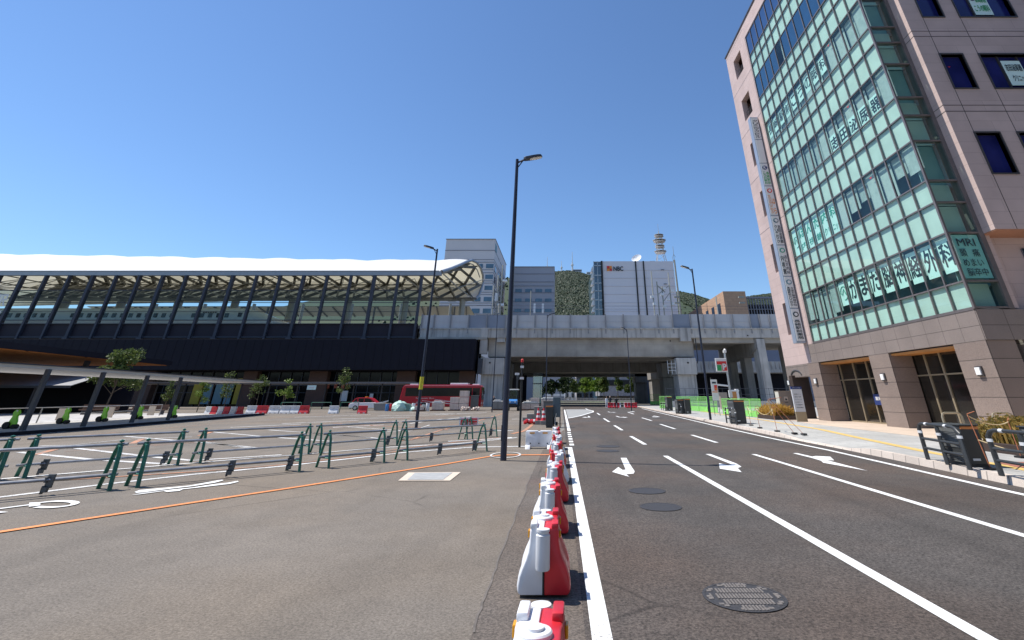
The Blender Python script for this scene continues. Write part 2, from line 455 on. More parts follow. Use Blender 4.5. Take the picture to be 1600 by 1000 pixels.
M = dict(
 lot=asphalt("lot asphalt", (.172,.149,.125), .34, .13, (1.06,1.0,.92), .18, grain=45),
 road=asphalt("road asphalt", (.077,.068,.062), .60, .16, (1.14,.98,.88), .3, grain=42),
 apron=asphalt("shoulder asphalt", (.116,.099,.086), .5, .12, (1.1,1.0,.9), .1, grain=42),
 white=paint("road paint white", (.80,.80,.78), (.15,.14,.13), .45),
 white_old=paint("worn white paint", (.72,.71,.69), (.19,.17,.15), .75, 40),
 orange=paint("orange paint", (.78,.27,.075), (.19,.165,.145), .5, 45),
 orange_old=paint("worn orange paint", (.58,.25,.12), (.19,.165,.145), .85, 40),
 pave=tiles("pavement slabs", (.42,.41,.385), (.36,.35,.33), (.26,.25,.24), .9, .3, .012, .8, .12, .5, True, .3, .1),
 beige=tiles("beige apron paving", (.55,.44,.345), (.52,.42,.33), (.45,.36,.29), .3, .3, .008, .8, .1, 0, True, .3, .06),
 tact=P("tactile yellow", (.62,.42,.13), .7, .15, 8),
 redpave=P("red paving", (.34,.13,.09), .8, .15, 8),
 kerb=tiles("kerb stone", (.60,.52,.45), (.55,.475,.41), (.3,.26,.23), 5, .6, .02, .8, .1, 0, True, .3, .1),
 conc=tiles("concrete", (.385,.355,.315), (.36,.335,.30), (.26,.24,.21), 3.6, .92, .012, .85, .10, .0, False, .3, .22),
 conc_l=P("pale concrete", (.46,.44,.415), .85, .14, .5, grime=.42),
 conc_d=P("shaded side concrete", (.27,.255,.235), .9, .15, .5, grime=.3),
 panel=P("noise barrier panel", (.50,.50,.51), .7, .05, .3, grime=.08),
 panel_blue=P("blue grey panel", (.24,.27,.33), .6, .05, .5),
 steel=P("dark steel", (.045,.05,.066), .45, .12, 3, .3),
 pole=P("navy pole paint", (.022,.026,.048), .4, .15, 3, .2),
 slate=P("slate column", (.050,.054,.075), .5, .1, 2, spec=.3),
 eave=P("eave metal", (.30,.31,.33), .4, .08, 1, .5),
 truss=P("truss steel", (.10,.10,.09), .55, .15, 1),
 truss_l=P("pale truss steel", (.30,.30,.27), .55, .1, 1),
 memb=membrane("roof membrane", (.86,.86,.85)),
 dark=P("dark cladding", (.011,.0105,.018), .7, .12, .6, spec=.2),
 dark2=P("dark purple panel", (.030,.025,.035), .6, .12, .5, spec=.2),
 black=P("matte black", (.012,.012,.013), .6, .15, 3),
 blackp=P("cabinet paint", (.035,.036,.036), .5, .15, 3),
 guardp=P("guard rail paint", (.035,.037,.038), .45, .12, 4), cabgrey=P("cabinet grey", (.12,.125,.125), .5, .1, 3),
 shop=P("shop glass", (.010,.011,.013), .12, .1, .8, spec=.16),
 brick=tiles("brown brick", (.105,.055,.042), (.085,.045,.035), (.06,.04,.03), .24, .08, .008, .8, .1, .5),
 wood=tiles("timber soffit", (.52,.20,.055), (.45,.17,.05), (.12,.045,.015), 1.3, 60, .03, .7, .1, .0, True, .08),
 teal=P("teal panel", (.13,.25,.30), .5, .1, 1), yellow=P("yellow panel", (.42,.33,.02), .5, .1, 1),
 train=P("train body", (.42,.48,.49), .3, .04, .5, coat=.3), trainwin=P("train window", (.01,.012,.015), .1, .1, 2),
 tintglass=thin_glass("platform screen", (.66,.78,.80), .015),
 grey=P("grey metal roof", (.33,.33,.34), .45, .1, .7, .3), canopy=P("canopy fascia", (.48,.47,.45), .5, .08, .8),
 pink=tiles("pink panels", (.52,.40,.37), (.49,.375,.345), (.36,.275,.252), 2.4, .57, .008, .6, .06, .5, False, .4),
 granite=tiles("granite", (.235,.195,.175), (.215,.178,.16), (.09,.075,.068), 1.1, .66, .012, .45, .3, 0, False, .25),
 granite_p=tiles("granite pillar", (.235,.185,.158), (.22,.172,.148), (.08,.066,.06), 6.0, .68, .014, .45, .3, 0, False, .25),
 mull=P("mullion", (.19,.165,.16), .4, .1, 2, .4), mull_d=P("dark mullion", (.085,.078,.078), .4, .1, 2, .4),
 fglass=thin_glass("mint glass", (.80,.945,.905), .06), fdark=P("dark blue glass", (.26,.32,.40), .06, .12, .5, metal=1.0),
 back=tiles("mint backing panel", (.60,.66,.605), (.555,.62,.575), (.46,.52,.48), 1.112, 5.0, .004, .7, 0, 0, False, .4, .06), blind=leafy("window blind", (.42,.50,.50), (.66,.71,.70)), inner=P("dim interior", (.20,.34,.42), .8, .4, .6),
 sticker=P("pale sticker", (.66,.84,.80), .5, .03, 1), ink=P("ink", (.02,.035,.05), .6, .05, 1), inkg=P("green ink", (.03,.30,.22), .6, .05, 1),
 navy=P("navy ink", (.02,.04,.16), .5, .05, 1), redi=P("red ink", (.62,.03,.03), .5, .05, 1), greeni=P("bright green ink", (.03,.33,.10), .5, .05, 1), orangei=P("orange ink", (.75,.25,.03), .5, .05, 1),
 signw=P("sign face", (.66,.66,.66), .4, .03, 1), signframe=P("sign frame", (.32,.37,.45), .4, .06, 2, .3),
 orangewood=P("lit timber ceiling", (.50,.22,.06), .6, .1, 1), entry=P("entrance glass", (.018,.016,.013), .05, .2, .8, spec=.7), brown=P("brown screen", (.045,.027,.02), .6, .15, 1.5),
 lampglass=P("lamp glass", (.8,.8,.78), .3, .03, 2), redp=P("red plastic", (.60,.02,.03), .42, .13, 6, coat=.08, grime=.3), whitep=P("white plastic", (.74,.745,.76), .42, .08, 6, coat=.06, grime=.22),
 amber=P("amber reflector", (.7,.3,.01), .25, .1, 4), greenp=P("green paint", (.016,.135,.090), .4, .15, 8), pipe=P("galvanised pipe", (.30,.31,.33), .4, .15, 6, .6), clampm=P("clamp grey", (.11,.115,.12), .5, .15, 8, .4),
 limep=P("lime plastic", (.27,.72,.03), .4, .08, 4), rubber=P("rubber", (.015,.015,.016), .8, .1, 5), fencegreen=P("green mesh", (.24,.60,.14), .5, .12, 3),
 busred=P("bus red", (.40,.006,.018), .35, .05, 1, spec=.3, coat=.12), carwhite=P("car white", (.78,.78,.8), .25, .03, 1, coat=.6), glassd=P("vehicle glass", (.008,.009,.011), .08, .1, 1, spec=.2),
 chrome=P("wheel metal", (.45,.45,.46), .3, .1, 5, .8), tarp=P("pale green sheet", (.42,.60,.52), .55, .22, 4), carton=P("brick pallet", (.62,.50,.43), .8, .18, 3), wrap=P("white wrap", (.66,.65,.62), .5, .15, 3),
 bluep=P("blue paint", (.04,.2,.5), .35, .1, 3, coat=.4), bark=P("bark", (.12,.09,.065), .9, .25, 9), rope=P("rope", (.62,.48,.27), .9, .15, 20), rust=P("rusty stake", (.32,.11,.05), .8, .25, 9),
 leaf=leafy("leaves", (.045,.075,.018), (.13,.17,.045)), leaf_l=leafy("bright leaves", (.07,.12,.018), (.19,.27,.045)), leaf_d=leafy("dark leaves", (.012,.025,.010), (.035,.055,.02)), leaf_o=leafy("russet shrub leaves", (.34,.18,.03), (.62,.40,.09)),
 forest=leafy("hill forest", (.030,.047,.024), (.052,.073,.034)), grass=P("grass", (.12,.2,.03), .9, .25, 1.5), hill=P("hillside", (.03,.05,.02), .9, .2, .02),
 bld=P("tower cladding", (.58,.56,.58), .6, .04, .05), bld2=P("grey cladding", (.33,.34,.39), .6, .05, .05), bandm=P("cladding groove", (.20,.21,.25), .6, .05, .1), bwin=P("office glass", (.06,.12,.18), .08, .3, .15, spec=.8), bwind=P("dark office glass", (.02,.035,.06), .08, .3, .15),
 nbc=P("pale cladding", (.66,.65,.69), .55, .03, .05), tan=tiles("tan brick cladding", (.46,.29,.19), (.43,.27,.18), (.36,.23,.15), 3, 1, .05, .8, .05, .5), cyan=thin_glass("curtain glass", (.35,.62,.72), .18),
 iron=P("cast iron", (.060,.056,.056), .6, .25, 30, .4, bump=.3, bscale=40), ironp=P("cast iron ribs", (.20,.175,.155), .6, .2, 30, .3), steelplate=P("steel hatch", (.40,.40,.39), .6, .12, 6, .2), bronze=P("bronze panel", (.34,.28,.19), .4, .06, 2, .4), boxbeige=P("beige cabinet", (.30,.25,.205), .5, .05, 2), boxlit=P("sunlit cabinet side", (.6,.57,.5), .5, .05, 2),
 skin=P("skin", (.45,.28,.2), .6, .05, 5), cloth_d=P("dark clothes", (.018,.02,.028), .8, .15, 6), cloth_w=P("white clothes", (.75,.75,.76), .8, .08, 6), hair=P("hair", (.015,.012,.01), .6, .1, 20),
 brownseat=P("brown slats", (.13,.07,.045), .7, .15, 5), cream=P("cream panel", (.62,.52,.42), .7, .06, 2), 
)
# ================================================================== THE SETTING: ground, road, lot, pavement
KB = [(8.35,-6),(8.42,0),(8.55,5),(8.72,6.6),(8.98,8.6),(9.12,10),(9.22,13.2),(9.62,18),(10.12,22.8),(11.3,35),(12.6,47.7),(13.4,56)]   # foot of the kerb
def kx(y):
    for (x0,y0),(x1,y1) in zip(KB, KB[1:]):
        if y0 <= y <= y1: return x0+(x1-x0)*(y-y0)/(y1-y0)
    return KB[-1][0]
g_ = MB(); g_.add([(-2500,-400,0),(2500,-400,0),(2500,3500,0),(-2500,3500,0)], [(0,1,2,3)])
g_.build('ground', P("far ground", (.20,.19,.17), .9, .15, .05), kind='structure')
seam = [(-.64,-6),(-.64,2.5),(-.65,7.0),(-.60,9.9),(-.2,14),(.1,20),(.3,40),(.3,56)]
lt = MB(); lt.add([(-70,-6,.004),(-70,56,.004)]+[(x,y,.004) for x,y in reversed(seam)], [tuple(range(2+len(seam)))])
lt.build('station_forecourt', M['lot'], kind='structure')
ap = MB(); EX = [(.14,-6),(.14,56)]
ap.add([(x,y,.004) for x,y in seam]+[(.20,56,.004),(.20,-6,.004)], [tuple(range(len(seam)+2))])
ap2 = MB()
ap2.add([(-.64,-6,.006),(.17,-6,.006),(.17,12.0,.006),(.15,16,.006),(-.2,14,.006),(-.60,9.9,.006),(-.65,7,.006),(-.64,2.5,.006)], [tuple(range(8))])
ap2.build('road_shoulder', M['apron'], kind='structure')
rd = MB()
pts = [(.17,-6),(.17,56)]+[(x,y) for x,y in reversed(KB)]
rd.flat(pts, .008)
rd.build('road', M['road'], kind='structure')
# kerb
kb = MB()
def kh(y):   # the kerb drops at the building's driveway
    if y < 9.3: return .17
    if y < 10.2: return .17-.12*(y-9.3)/.9
    if y < 12.2: return .05
    if y < 13.2: return .05+.10*(y-12.2)
    return .15
ys = [-6,0]+[2+.5*i for i in range(12)]+[8,8.6,9.3,9.75,10.2,11.2,12.2,12.7,13.2,14,16,18,20,22.8,26,30,35,41,47.7,56]
vs = []
for y in ys:
    h = kh(y); x = kx(y)
    vs += [(x,y,0),(x+.03,y,h),(x+.18,y,h+.002),(x+.18,y,0)]
fs = []
for i in range(len(ys)-1):
    for k in range(3): fs.append((i*4+k,(i+1)*4+k,(i+1)*4+k+1,i*4+k+1))
kb.add(vs, fs); kb.build('kerb', M['kerb'], kind='structure')
pv = MB()
vs = []
for y in ys: vs += [(kx(y)+.18,y,kh(y)),(kx(y)+1.4,y,.16),(60,y,.16)]
pv.add(vs, [(i*3+k,(i+1)*3+k,(i+1)*3+k+1,i*3+k+1) for i in range(len(ys)-1) for k in range(2)])
pv.build('pavement', M['pave'], kind='structure')
be = MB(); be.flat([(13.6,6.5),(22,6.5),(24,24),(16.0,24),(14.3,18),(13.9,13)], .165)
be.build('entrance_paving', M['beige'], kind='structure')
tl = MB(); tl.strip([(9.2,4.4),(9.75,6.6),(10.22,8.8),(11.2,11.8),(12.26,14.7),(13.3,20),(14.0,26),(15,34)], .3, .168)
tl.build('tactile_paving', M['tact'], kind='structure')
rp = MB(); rp.flat([(9.9,6.95),(12.5,6.95),(12.5,7.5),(10.2,7.5)], .170); rp.build('red_paving', M['redpave'], kind='structure')
# ---- road markings
mk = MB(); Z = .014
mk.strip([(.285,-6),(.29,10.55)], .145, Z)
mk.flat([(.13,10.38),(.36,10.38),(.36,10.55),(.13,10.55)], Z+.002)
for k in range(6): mk.strip([(.37,10.95+k*.72),(.37,11.35+k*.72)], .16, Z)
mk.strip([(.39,15.4),(.42,40)], .16, Z)
mk.strip([(2.96,-6),(2.99,9.1)], .14, Z)
mk.strip([(5.62,-6),(5.68,9.35)], .14, Z)
for a, b in (((2.98,11.16),(2.99,13.41)),((3.09,15.76),(3.15,18.31)),((3.24,20.8),(3.33,24.1)),((5.76,11.61),(5.80,13.84)),((6.01,16.37),(6.13,19.14)),((6.42,21.89),(6.52,24.81)),((3.6,28.5),(3.75,32)),((7.1,30),(7.4,34)),((3.5,38),(3.5,44))):
    mk.strip([a,b], .15, Z)
mk.strip([(kx(y)-.62,y) for y in (-6,0,3,6,8,10,13,18,22.8,28,35,44)], .15, Z)
for pts in ([(1.65,8.81),(1.81,8.81),(1.72,7.95),(1.67,7.3),(1.60,7.1),(1.42,7.04),(1.44,6.83),(1.15,7.25),(1.38,7.72),(1.42,7.42),(1.50,7.46)],
            [(4.27,9.37),(4.42,9.37),(4.45,8.1),(4.37,7.75),(4.20,7.62),(4.06,7.22),(3.74,7.55),(4.03,8.14),(4.12,7.92),(4.28,8.0)],
            [(6.96,9.50),(7.11,9.52),(7.12,9.0),(7.30,9.08),(7.62,8.98),(7.28,8.48),(7.10,8.5),(7.02,7.35),(6.74,8.2),(6.88,8.42),(6.95,8.8)]):
    mk.flat(pts, Z)
def small_arrow(x, y, flip):
    s = flip
    mk.flat([(x,y),(x+.14*s,y),(x+.14*s,y-1.5),(x-.0*s,y-1.75),(x-.25*s,y-1.8),(x-.25*s,y-2.1),(x-.6*s,y-1.6),(x-.25*s,y-1.1),(x-.25*s,y-1.4),(x,y-1.35)] , Z)
for (x,y,f) in ((2.3,27,1),(4.9,27,-1),(2.4,35,1),(5.4,35,-1),(8.2,27.5,1),(8.2,36,1)): small_arrow(x,y,f)
mk.build('lane_markings', M['white'], kind='structure')
isl = MB(); isl.flat([(.55,24.4),(1.6,27.2),(3.4,33.8),(3.7,36.5),(3.3,41),(.6,41)], .019)
isl.build('painted_island', P("pale road surface", (.30,.30,.29), .9, .1, .4), kind='structure')
il = MB(); il.strip([(.55,24.2),(1.65,27.1),(3.5,33.8),(3.8,36.5),(3.4,41)], .2, .023); il.build('island_edge_line', M['white'], kind='structure')
# ---- forecourt paint
lm = MB(); ZL = .012
def line(p, w=.14): lm.strip([G(*q) for q in p], w, ZL)
line([(-160,796),(0,777.5),(166,757),(300,742),(450,728),(640,706.5),(740,699),(870,697)], .13)
line([(0,749),(300,724),(450,712),(600,699.5),(720,693),(808,684)], .12)
line([(30,707),(150,719),(262,725.5)], .12)
line([(112,700),(235,714),(300,720),(440,711)], .12)
line([(62,697),(110,696),(195,687),(300,683)], .1)
line([(195,682),(320,692),(400,700)], .11); line([(330,675),(420,683),(520,690)], .11)
line([(318,691),(405,702)], .11); line([(420,672),(520,679),(600,686)], .11); line([(480,676),(580,684)], .1)
line([(0,684),(130,672),(330,657)], .1)
line([(540,667),(640,674),(672,664)], .11); line([(590,676),(680,669)], .1)
for (a,b) in (((360,668),(470,663)),((440,662),(560,657)),((520,655),(640,652)),((590,650),(700,648)),((640,662),(690,655)),((640,645),(720,647)),((700,655),(735,651)),((800,655),(822,655)),((775,673),(802,673)),((460,652),(580,648)),((560,660),(660,657)),((640,672),(700,668)),((520,668),(600,664)),((680,648),(760,645)),((700,690),(800,684))): line([a,b], .22)
lm.build('forecourt_markings', M['white_old'], kind='structure')
om = MB()
om.strip([G(*q) for q in [(-160,868),(0,832.5),(150,809.5),(300,786.5),(450,764),(600,740.5),(700,725),(767,713.5),(788,711.5),(875,711)]], .10, .016)
om.build('orange_line', M['orange'], kind='structure')
oo = MB()
def oline(p, w=.08): oo.strip([G(*q) for q in p], w, .0145)
oline([(0,757),(160,747),(300,738),(440,727),(520,718),(620,706),(760,693)], .07); oline([(560,711),(640,700),(720,690),(780,684)], .07)
oline([(620,690),(690,680),(780,669)], .07); oline([(55,711),(88,702)], .16); oline([(205,694),(222,686)], .16); oline([(312,681),(330,675)], .2); oline([(640,667),(700,672)], .1)
oline([(640,688),(690,672),(740,660),(790,645)], .14); oline([(600,656),(720,649)], .12); oline([(520,662),(640,668)], .12); oline([(700,664),(770,661)], .1); oline([(800,678),(818,674),(828,667),(838,657)], .2); oline([(858,676),(874,671)], .18)
oline([(100,706),(300,691)], .05); oline([(240,697),(480,678)], .05); oline([(330,660),(520,648)], .07); oline([(100,683),(330,663)], .07); oline([(500,670),(640,660)], .06); oline([(560,662),(700,652)], .09); oline([(420,668),(560,658)], .07)
oo.build('construction_lines', M['orange_old'], kind='structure')
bm_ = MB()   # big stretched bus symbols on the forecourt
for pts in ([(838,120),(870,108),(1000,96),(1180,80),(1330,52),(1385,42),(1395,47),(1340,62),(1200,84),(1060,100),(900,122),(850,126)],
            [(822,137),(900,126),(1060,106),(1200,92),(1340,70),(1420,62),(1485,50),(1490,56),(1430,70),(1310,84),(1140,103),(1120,113),(1040,120),(1020,114),(870,135)]):
    bm_.flat([G(p[0]/4, 740+p[1]/4) for p in pts], .017)
def ring2(c, rx, ry, w, a0, a1, tilt):
    P0 = []
    for k in range(25):
        a = a0+(a1-a0)*k/24
        x = rx*math.cos(a); y = ry*math.sin(a)
        P0.append((c[0]+x*math.cos(tilt)-y*math.sin(tilt), c[1]+x*math.sin(tilt)+y*math.cos(tilt)))
    bm_.strip(P0, w, .017)
bm_.strip([G(84+33*math.cos(R(a))+0*1, 789.3+4.6*math.sin(R(a))-33*math.cos(R(a))*.05) for a in range(-168,150,8)], .075, .0175)
bm_.flat([G(*p) for p in [(45,787),(62,786.5),(62,791.5),(44,793.5)]], .0185)
bm_.strip([G(-60,802), G(0,796), G(46,790)], .075, .0165)
bm_.flat([G(*p) for p in [(-20,800),(12,801.5),(0,803),(-20,804)]], .0178)
bm_.build('bus_lane_symbol', M['white'], kind='structure')
# hatch, manholes and asphalt joint lines
def manhole(x, y, r, label, ribs):
    t = thing('manhole_cover', label, 'manhole cover', (x,y,.012), 'manhole covers in the road')
    m = MB(); m.lathe([(r,0),(r,.004),(r*.93,.005),(r*.93,.003)], (x,y,.012), 40); m.build('frame_ring', M['iron'], t)
    m = MB(); m.lathe([(r*.92,0),(r*.92,.003)], (x,y,.0125), 40); m.build('lid', M['iron'], t)
    if ribs:
        m = MB(); n = 10
        for i in range(-n, n+1):
            xx = i*r*.8/n; hh = math.sqrt(max((r*.80)**2-xx**2, 0))
            q = int(hh/(.13))
            for j in range(-q, q+1):
                if abs(xx) > r*.62 and (i+j) % 2: continue
                o_ = .065*(i%2); m.box(x+xx-.008, x+xx+.008, (y+j*.13-.055+o_*.0), (y+j*.13+.055), .0155, .0205)
        for j in range(10):
            a = 2*math.pi*j/10
            for k2 in range(2):
                a2 = a+.16*k2; m.box(x+r*.85*math.cos(a2)-.02, x+r*.85*math.cos(a2)+.02, y+r*.85*math.sin(a2)-.02, y+r*.85*math.sin(a2)+.02, .0155,.019)
        m.build('tread_ribs', M['ironp'], t)
manhole(1.55,2.99,.345,'large ribbed iron manhole cover, nearest one in the road', True)
manhole(1.53,5.08,.32,'worn manhole cover in the left lane, second nearest', False)
manhole(1.545,5.87,.33,'worn manhole cover just before the left turn arrow', False)
manhole(1.46,9.9,.36,'thin dark manhole cover beyond the left turn arrow', False)
manhole(1.6,10.75,.4,'thin dark manhole cover farthest along the left lane', False)
t = thing('steel_hatch', 'grey steel ground hatch with pale concrete rim in the forecourt', 'hatch', (-2.8,6.86,.01))
h = MB(); h.flat([G(622,752),G(638,739),G(720,738.5),G(703,752)], .015); h.build('concrete_rim', M['cream'], t)
h = MB(); h.flat([G(636,751),G(648,740),G(707,739.6),G(692,751)], .020); h.build('hatch_plate', M['steelplate'], t)
rg = MB(); P0 = [(-1.62+.42*math.cos(a), 9.22+.42*math.sin(a)) for a in [2*math.pi*k/36 for k in range(37)]]
rg.strip(P0, .06, .02); rg.build('painted_ring', M['white_old'], kind='structure')

# cracks and a worn seam in the forecourt asphalt
ck = MB(); rr = random.Random(4)
def crack(pts, w):
    P0 = []
    for (a, b), (c, d) in zip(pts, pts[1:]):
        for k in range(7): P0.append(G(a+(c-a)*k/7+rr.uniform(-2,2), b+(d-b)*k/7+rr.uniform(-.8,.8)))
    for i in range(len(P0)-1):
        pass
    ck.strip(P0, w, .0105)
crack([(831,742),(806,805),(780,871),(757,935),(735,1000)], .02)

ck.build('asphalt_seam', P("dark asphalt seam", (.13,.113,.099), .9, .25, 9), kind='structure', fixn=False)
# ================================================================== CLINIC BUILDING (right)
B = thing('clinic_building', 'tall pink clinic building with mint glass front and granite ground floor on the right', 'building', (17,11.5,.15))
FX = 17.0; YC = 11.5; YG = 19.45; YE = 22.3; FR = 11.1; TOP = 35.4
fl = [5.21+5.0*k for k in range(6)]
# pink wall left of the glass, with deep stair openings
w = MB()
holes = [(20.35,21.40,6.1+5.02*k,8.55+5.0*k) for k in range(6)]
grid_wall(w, 'y', YG+.12, YE, 3.86, TOP, FX, FX+.5, holes)
w.box(FX+.5, 32, YE-.4, YE, 3.86, TOP)                      # far side wall
w.box(FX+.02, 19.0, YG-.0, YG+.12, 5.15, TOP-1.6)
w.box(FX+.0, FX+.5, YC, YG+.12, 33.75, TOP)
w.box(18.9, 32, FR, FR+.35, 33.9, TOP) 
fh = []
for k in range(6):
    zt = 8.66+5.03*k; zb = zt-2.25
    if k >= 1: fh += [(19.55,20.68,zb,zt),(21.57,24.6,zb,zt),(25.6,28.8,zb,zt)]
grid_wall(w, 'x', 18.9, 32, 8.6, 33.9, FR, FR+.35, fh)
w.box(18.6, 18.9, FR+.0, FR+.45, 8.6, TOP)                  # return edge of the front
w.box(18.62, 18.95, FR+.45, 12.6, 5.2, TOP)
w.build('wall', M['pink'], B)
w = MB(); w.box(18.95, 32, 11.75, 12.0, 5.1, 8.58); w.build('recessed_wall', M['pink'], B)
w = MB(); w.box(19.3, 32, FR+.4, 21.9, 34.6, 35.2); w.build('roof_slab', M['conc_d'], B)
i_ = MB(); i_.box(FX+1.2, FX+1.3, YG+.15, YE-.42, 4, TOP); i_.box(19.2, 31.8, FR+1.6, FR+1.7, 8.8, 34)
for k in range(7): i_.box(FX+.5, FX+1.2, YG+.2, YE-.42, 3.9+5*k, 4.0+5*k)
i_.build('stair_hall', P("stair hall brown", (.12,.07,.05), .8, .2, 1), B)
for k in range(6):
    r_ = MB(); z = 6.15+5.02*k
    for q in range(3): r_.tube([(FX+.25,20.38,z+.35*q+.3),(FX+.25,21.38,z+.35*q+.3)], .02, 5)
    for q in range(7): r_.tube([(FX+.25,20.4+q*.155,z),(FX+.25,20.4+q*.155,z+1.05)], .012, 4)
    r_.build('stair_railing', M['mull_d'], B)
cp = MB(); cp.box(FX-.08, FX+.55, YC-.1, YE+.08, TOP, TOP+.14); cp.box(18.5, 32, FR-.08, FR+.5, TOP, TOP+.14); cp.build('roof_coping', M['mull_d'], B)
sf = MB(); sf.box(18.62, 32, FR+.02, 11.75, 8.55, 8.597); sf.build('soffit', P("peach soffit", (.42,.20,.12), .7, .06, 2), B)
# joints of the pink front (thin dark recess lines)
def jbox(*q):
    j = MB(); j.box(*q); j.build('panel_joint', M['mull_d'], B)
for k in range(1, 6):
    for dz in (0, .38): jbox(18.59, 32, FR-.004, FR+.0, 9.95+5.03*k+dz, 9.985+5.03*k+dz)
    for dz in (0, .38): jbox(18.596, 18.6, FR, FR+.44, 9.95+5.03*k+dz, 9.985+5.03*k+dz)
    for dz in (0,): jbox(FX-.004, FX, YG+.12, YE, 10.0+5.0*k, 10.03+5.0*k)
for x in (19.53, 21.55, 25.55): jbox(x-.012, x+.012, FR-.004, FR, 8.6, TOP)
# front windows
for n, (a, b, zb, zt) in enumerate(fh):
    f = MB()
    f.box(a-.06, b+.06, FR-.03, FR+.12, zt, zt+.07); f.box(a-.06, b+.06, FR-.03, FR+.12, zb-.07, zb)
    f.box(a-.06, a, FR-.03, FR+.12, zb, zt); f.box(b, b+.06, FR-.03, FR+.12, zb, zt)
    f.box(a, b, FR+.12, FR+.3, zt-.02, zt); 
    if b-a > 2:
        for q in (1, 2): f.box(a+(b-a)*q/3-.03, a+(b-a)*q/3+.03, FR+.07, FR+.12, zb, zt-.02)
    wf = f.build('window', M['mull_d'], B)
    gl = MB(); gl.box(a, b, FR+.12, FR+.14, zb, zt-.02)
    gl.build('pane', P("deep blue pane", (.018,.022,.12), .08, .3, .9, spec=.35) if n == 0 else bpy.data.materials["deep blue pane"], wf)
    if b-a > 2 and a < 22 and zb > 14:
        s_ = MB(); s_.box(a+1.05, a+2.02, FR+.055, FR+.065, zb+.25, zt-.35)
        sg = s_.build('window_sign', M['sticker'], wf)
# lettering on the front window signs
def ink(parent, mat, items, name='lettering'):
    t_ = MB()
    for it in items: write(t_, *it)
    return t_.build(name, mat, parent, fixn=False)
wins = [c for c in B.children if c.name.startswith('window') and not c.name.startswith('window_')]
for wf, (a, b, zb0, zt0) in zip(wins, fh):
    if not (b-a > 2 and a < 22 and zb0 > 14): continue
    zb, zt = zb0+.25, zt0-.35; x = a+1.05; y = FR+.045
    if zt > 20.5:
        ink(wf, M['greeni'], [('長崎駅前',(x+.3,y,zb+.95),(1,0,0),(0,0,1),.6,.5,.02),('こうの眼科',(x+.08,y,zb+.25),(1,0,0),(0,0,1),.8,.5,.02)])
        k_ = MB(); k_.lathe([(.11,0),(.11,.008)], (x+.17,y,zb+1.2), 20, Matrix.Rotation(R(90),4,'X')); k_.build('emblem', M['navy'], wf)
        ink(wf, M['signw'], [('K',(x+.12,y-.012,zb+1.13),(1,0,0),(0,0,1),.1,.13,.03)], 'emblem_letter')
    else:
        ink(wf, M['ink'], [('志田泌尿器',(x+.08,y,zb+.95),(1,0,0),(0,0,1),.82,.45,.02),('クリニック',(x+.2,y,zb+.25),(1,0,0),(0,0,1),.7,.42,.02)])
# little red triangles on the emergency windows
tr = MB()
def tri(o, right, s):
    o = Vector(o); right = Vector(right); up = Vector((0,0,1))
    tr.add([o-right*s+up*s*1.4, o+right*s+up*s*1.4, o], [(0,1,2)])
for k in (2,3): tri((19.95,FR+.11,8.66+5.03*k-.75), (1,0,0), .07)
for (c, k) in ((3,3),(3,2),(3,1)): tri((FX+.016, YC+.61*(c+.35), fl[k]+3.0), (0,-1,0), .07)
tr.build('access_marks', M['redi'], B, fixn=False)
# ---- curtain wall
NC = 13; cw = (YG-YC)/NC
fr_ = MB()
zl = []
for k in range(6):
    zl += [fl[k], fl[k]+1.17, fl[k]+3.44]
    if k < 5: zl.append(fl[k]+5.0-0.0) if False else None
zl = []
for k in range(6):
    zl += [fl[k], fl[k]+1.17, fl[k]+3.44]
zl = sorted(zl)
for c in range(NC+1):
    y = YC+c*cw
    fr_.box(FX-.02, FX+.075, y-.019 if c else y, y+.019, 5.15, 33.72)
for z in zl: fr_.box(FX-.012, FX+.07, YC+.0, YG, z-.035, z+.035)
for k in range(5): fr_.box(FX-.010, FX+.07, YC, YG, fl[k]+4.97-.0, fl[k]+5.0)
fr_.box(FX-.06, FX+.03, YC-.06, YC, 5.15, 33.8)             # corner post
fr_.box(FX-.03, FX+.12, YC, YG, 33.68, 33.75); fr_.box(FX-.04, FX+.14, YC, YG, 5.12, 5.17)
XR = 18.42
for z in zl: fr_.box(FX+.03, XR, YC-.03, YC+.12, z-.04, z+.04)
fr_.box(FX+.03, XR+.0, YC-.04, YC+.12, 33.68, 33.8)
fr_.box(XR-.02, XR+.2, YC-.04, YC+.2, 5.15, 33.8)
fr_.build('mullion_grid', M['mull'], B)
gl = MB(); gl.add([(FX+.02,YC+.01,5.17),(FX+.02,YG,5.17),(FX+.02,YG,31.4),(FX+.02,YC+.01,31.4)],[(0,1,2,3)]); gl.build('glass_front', M['fglass'], B)
gl = MB(); gl.add([(FX+.04,YC+.02,5.17),(XR-.02,YC+.02,5.17),(XR-.02,YC+.02,33.7),(FX+.04,YC+.02,33.7)],[(0,1,2,3)]); gl.build('glass_side', thin_glass("side glass", (.68,.86,.82), .05), B)
bk = MB(); dk = MB(); inn = MB()
for k in range(6):
    z = fl[k]
    top = fl[k]+5.0 if k < 5 else 33.7
    bk.box(FX+.10, FX+.13, YC+.1, YG, z+.03, z+1.15)
    if k < 5: bk.box(FX+.10, FX+.13, YC+.1, YG, z+3.46, z+4.97)
bk.build('spandrel', M['back'], B)
bs = MB()
for k in range(6):
    z = fl[k]; bs.box(FX+.2, XR-.04, YC+.28, YC+.3, z+.03, z+1.15)
    if k < 5: bs.box(FX+.2, XR-.04, YC+.28, YC+.3, z+3.46, z+4.97)
bs.build('side_spandrel', M['back'], B)
rng = random.Random(3)
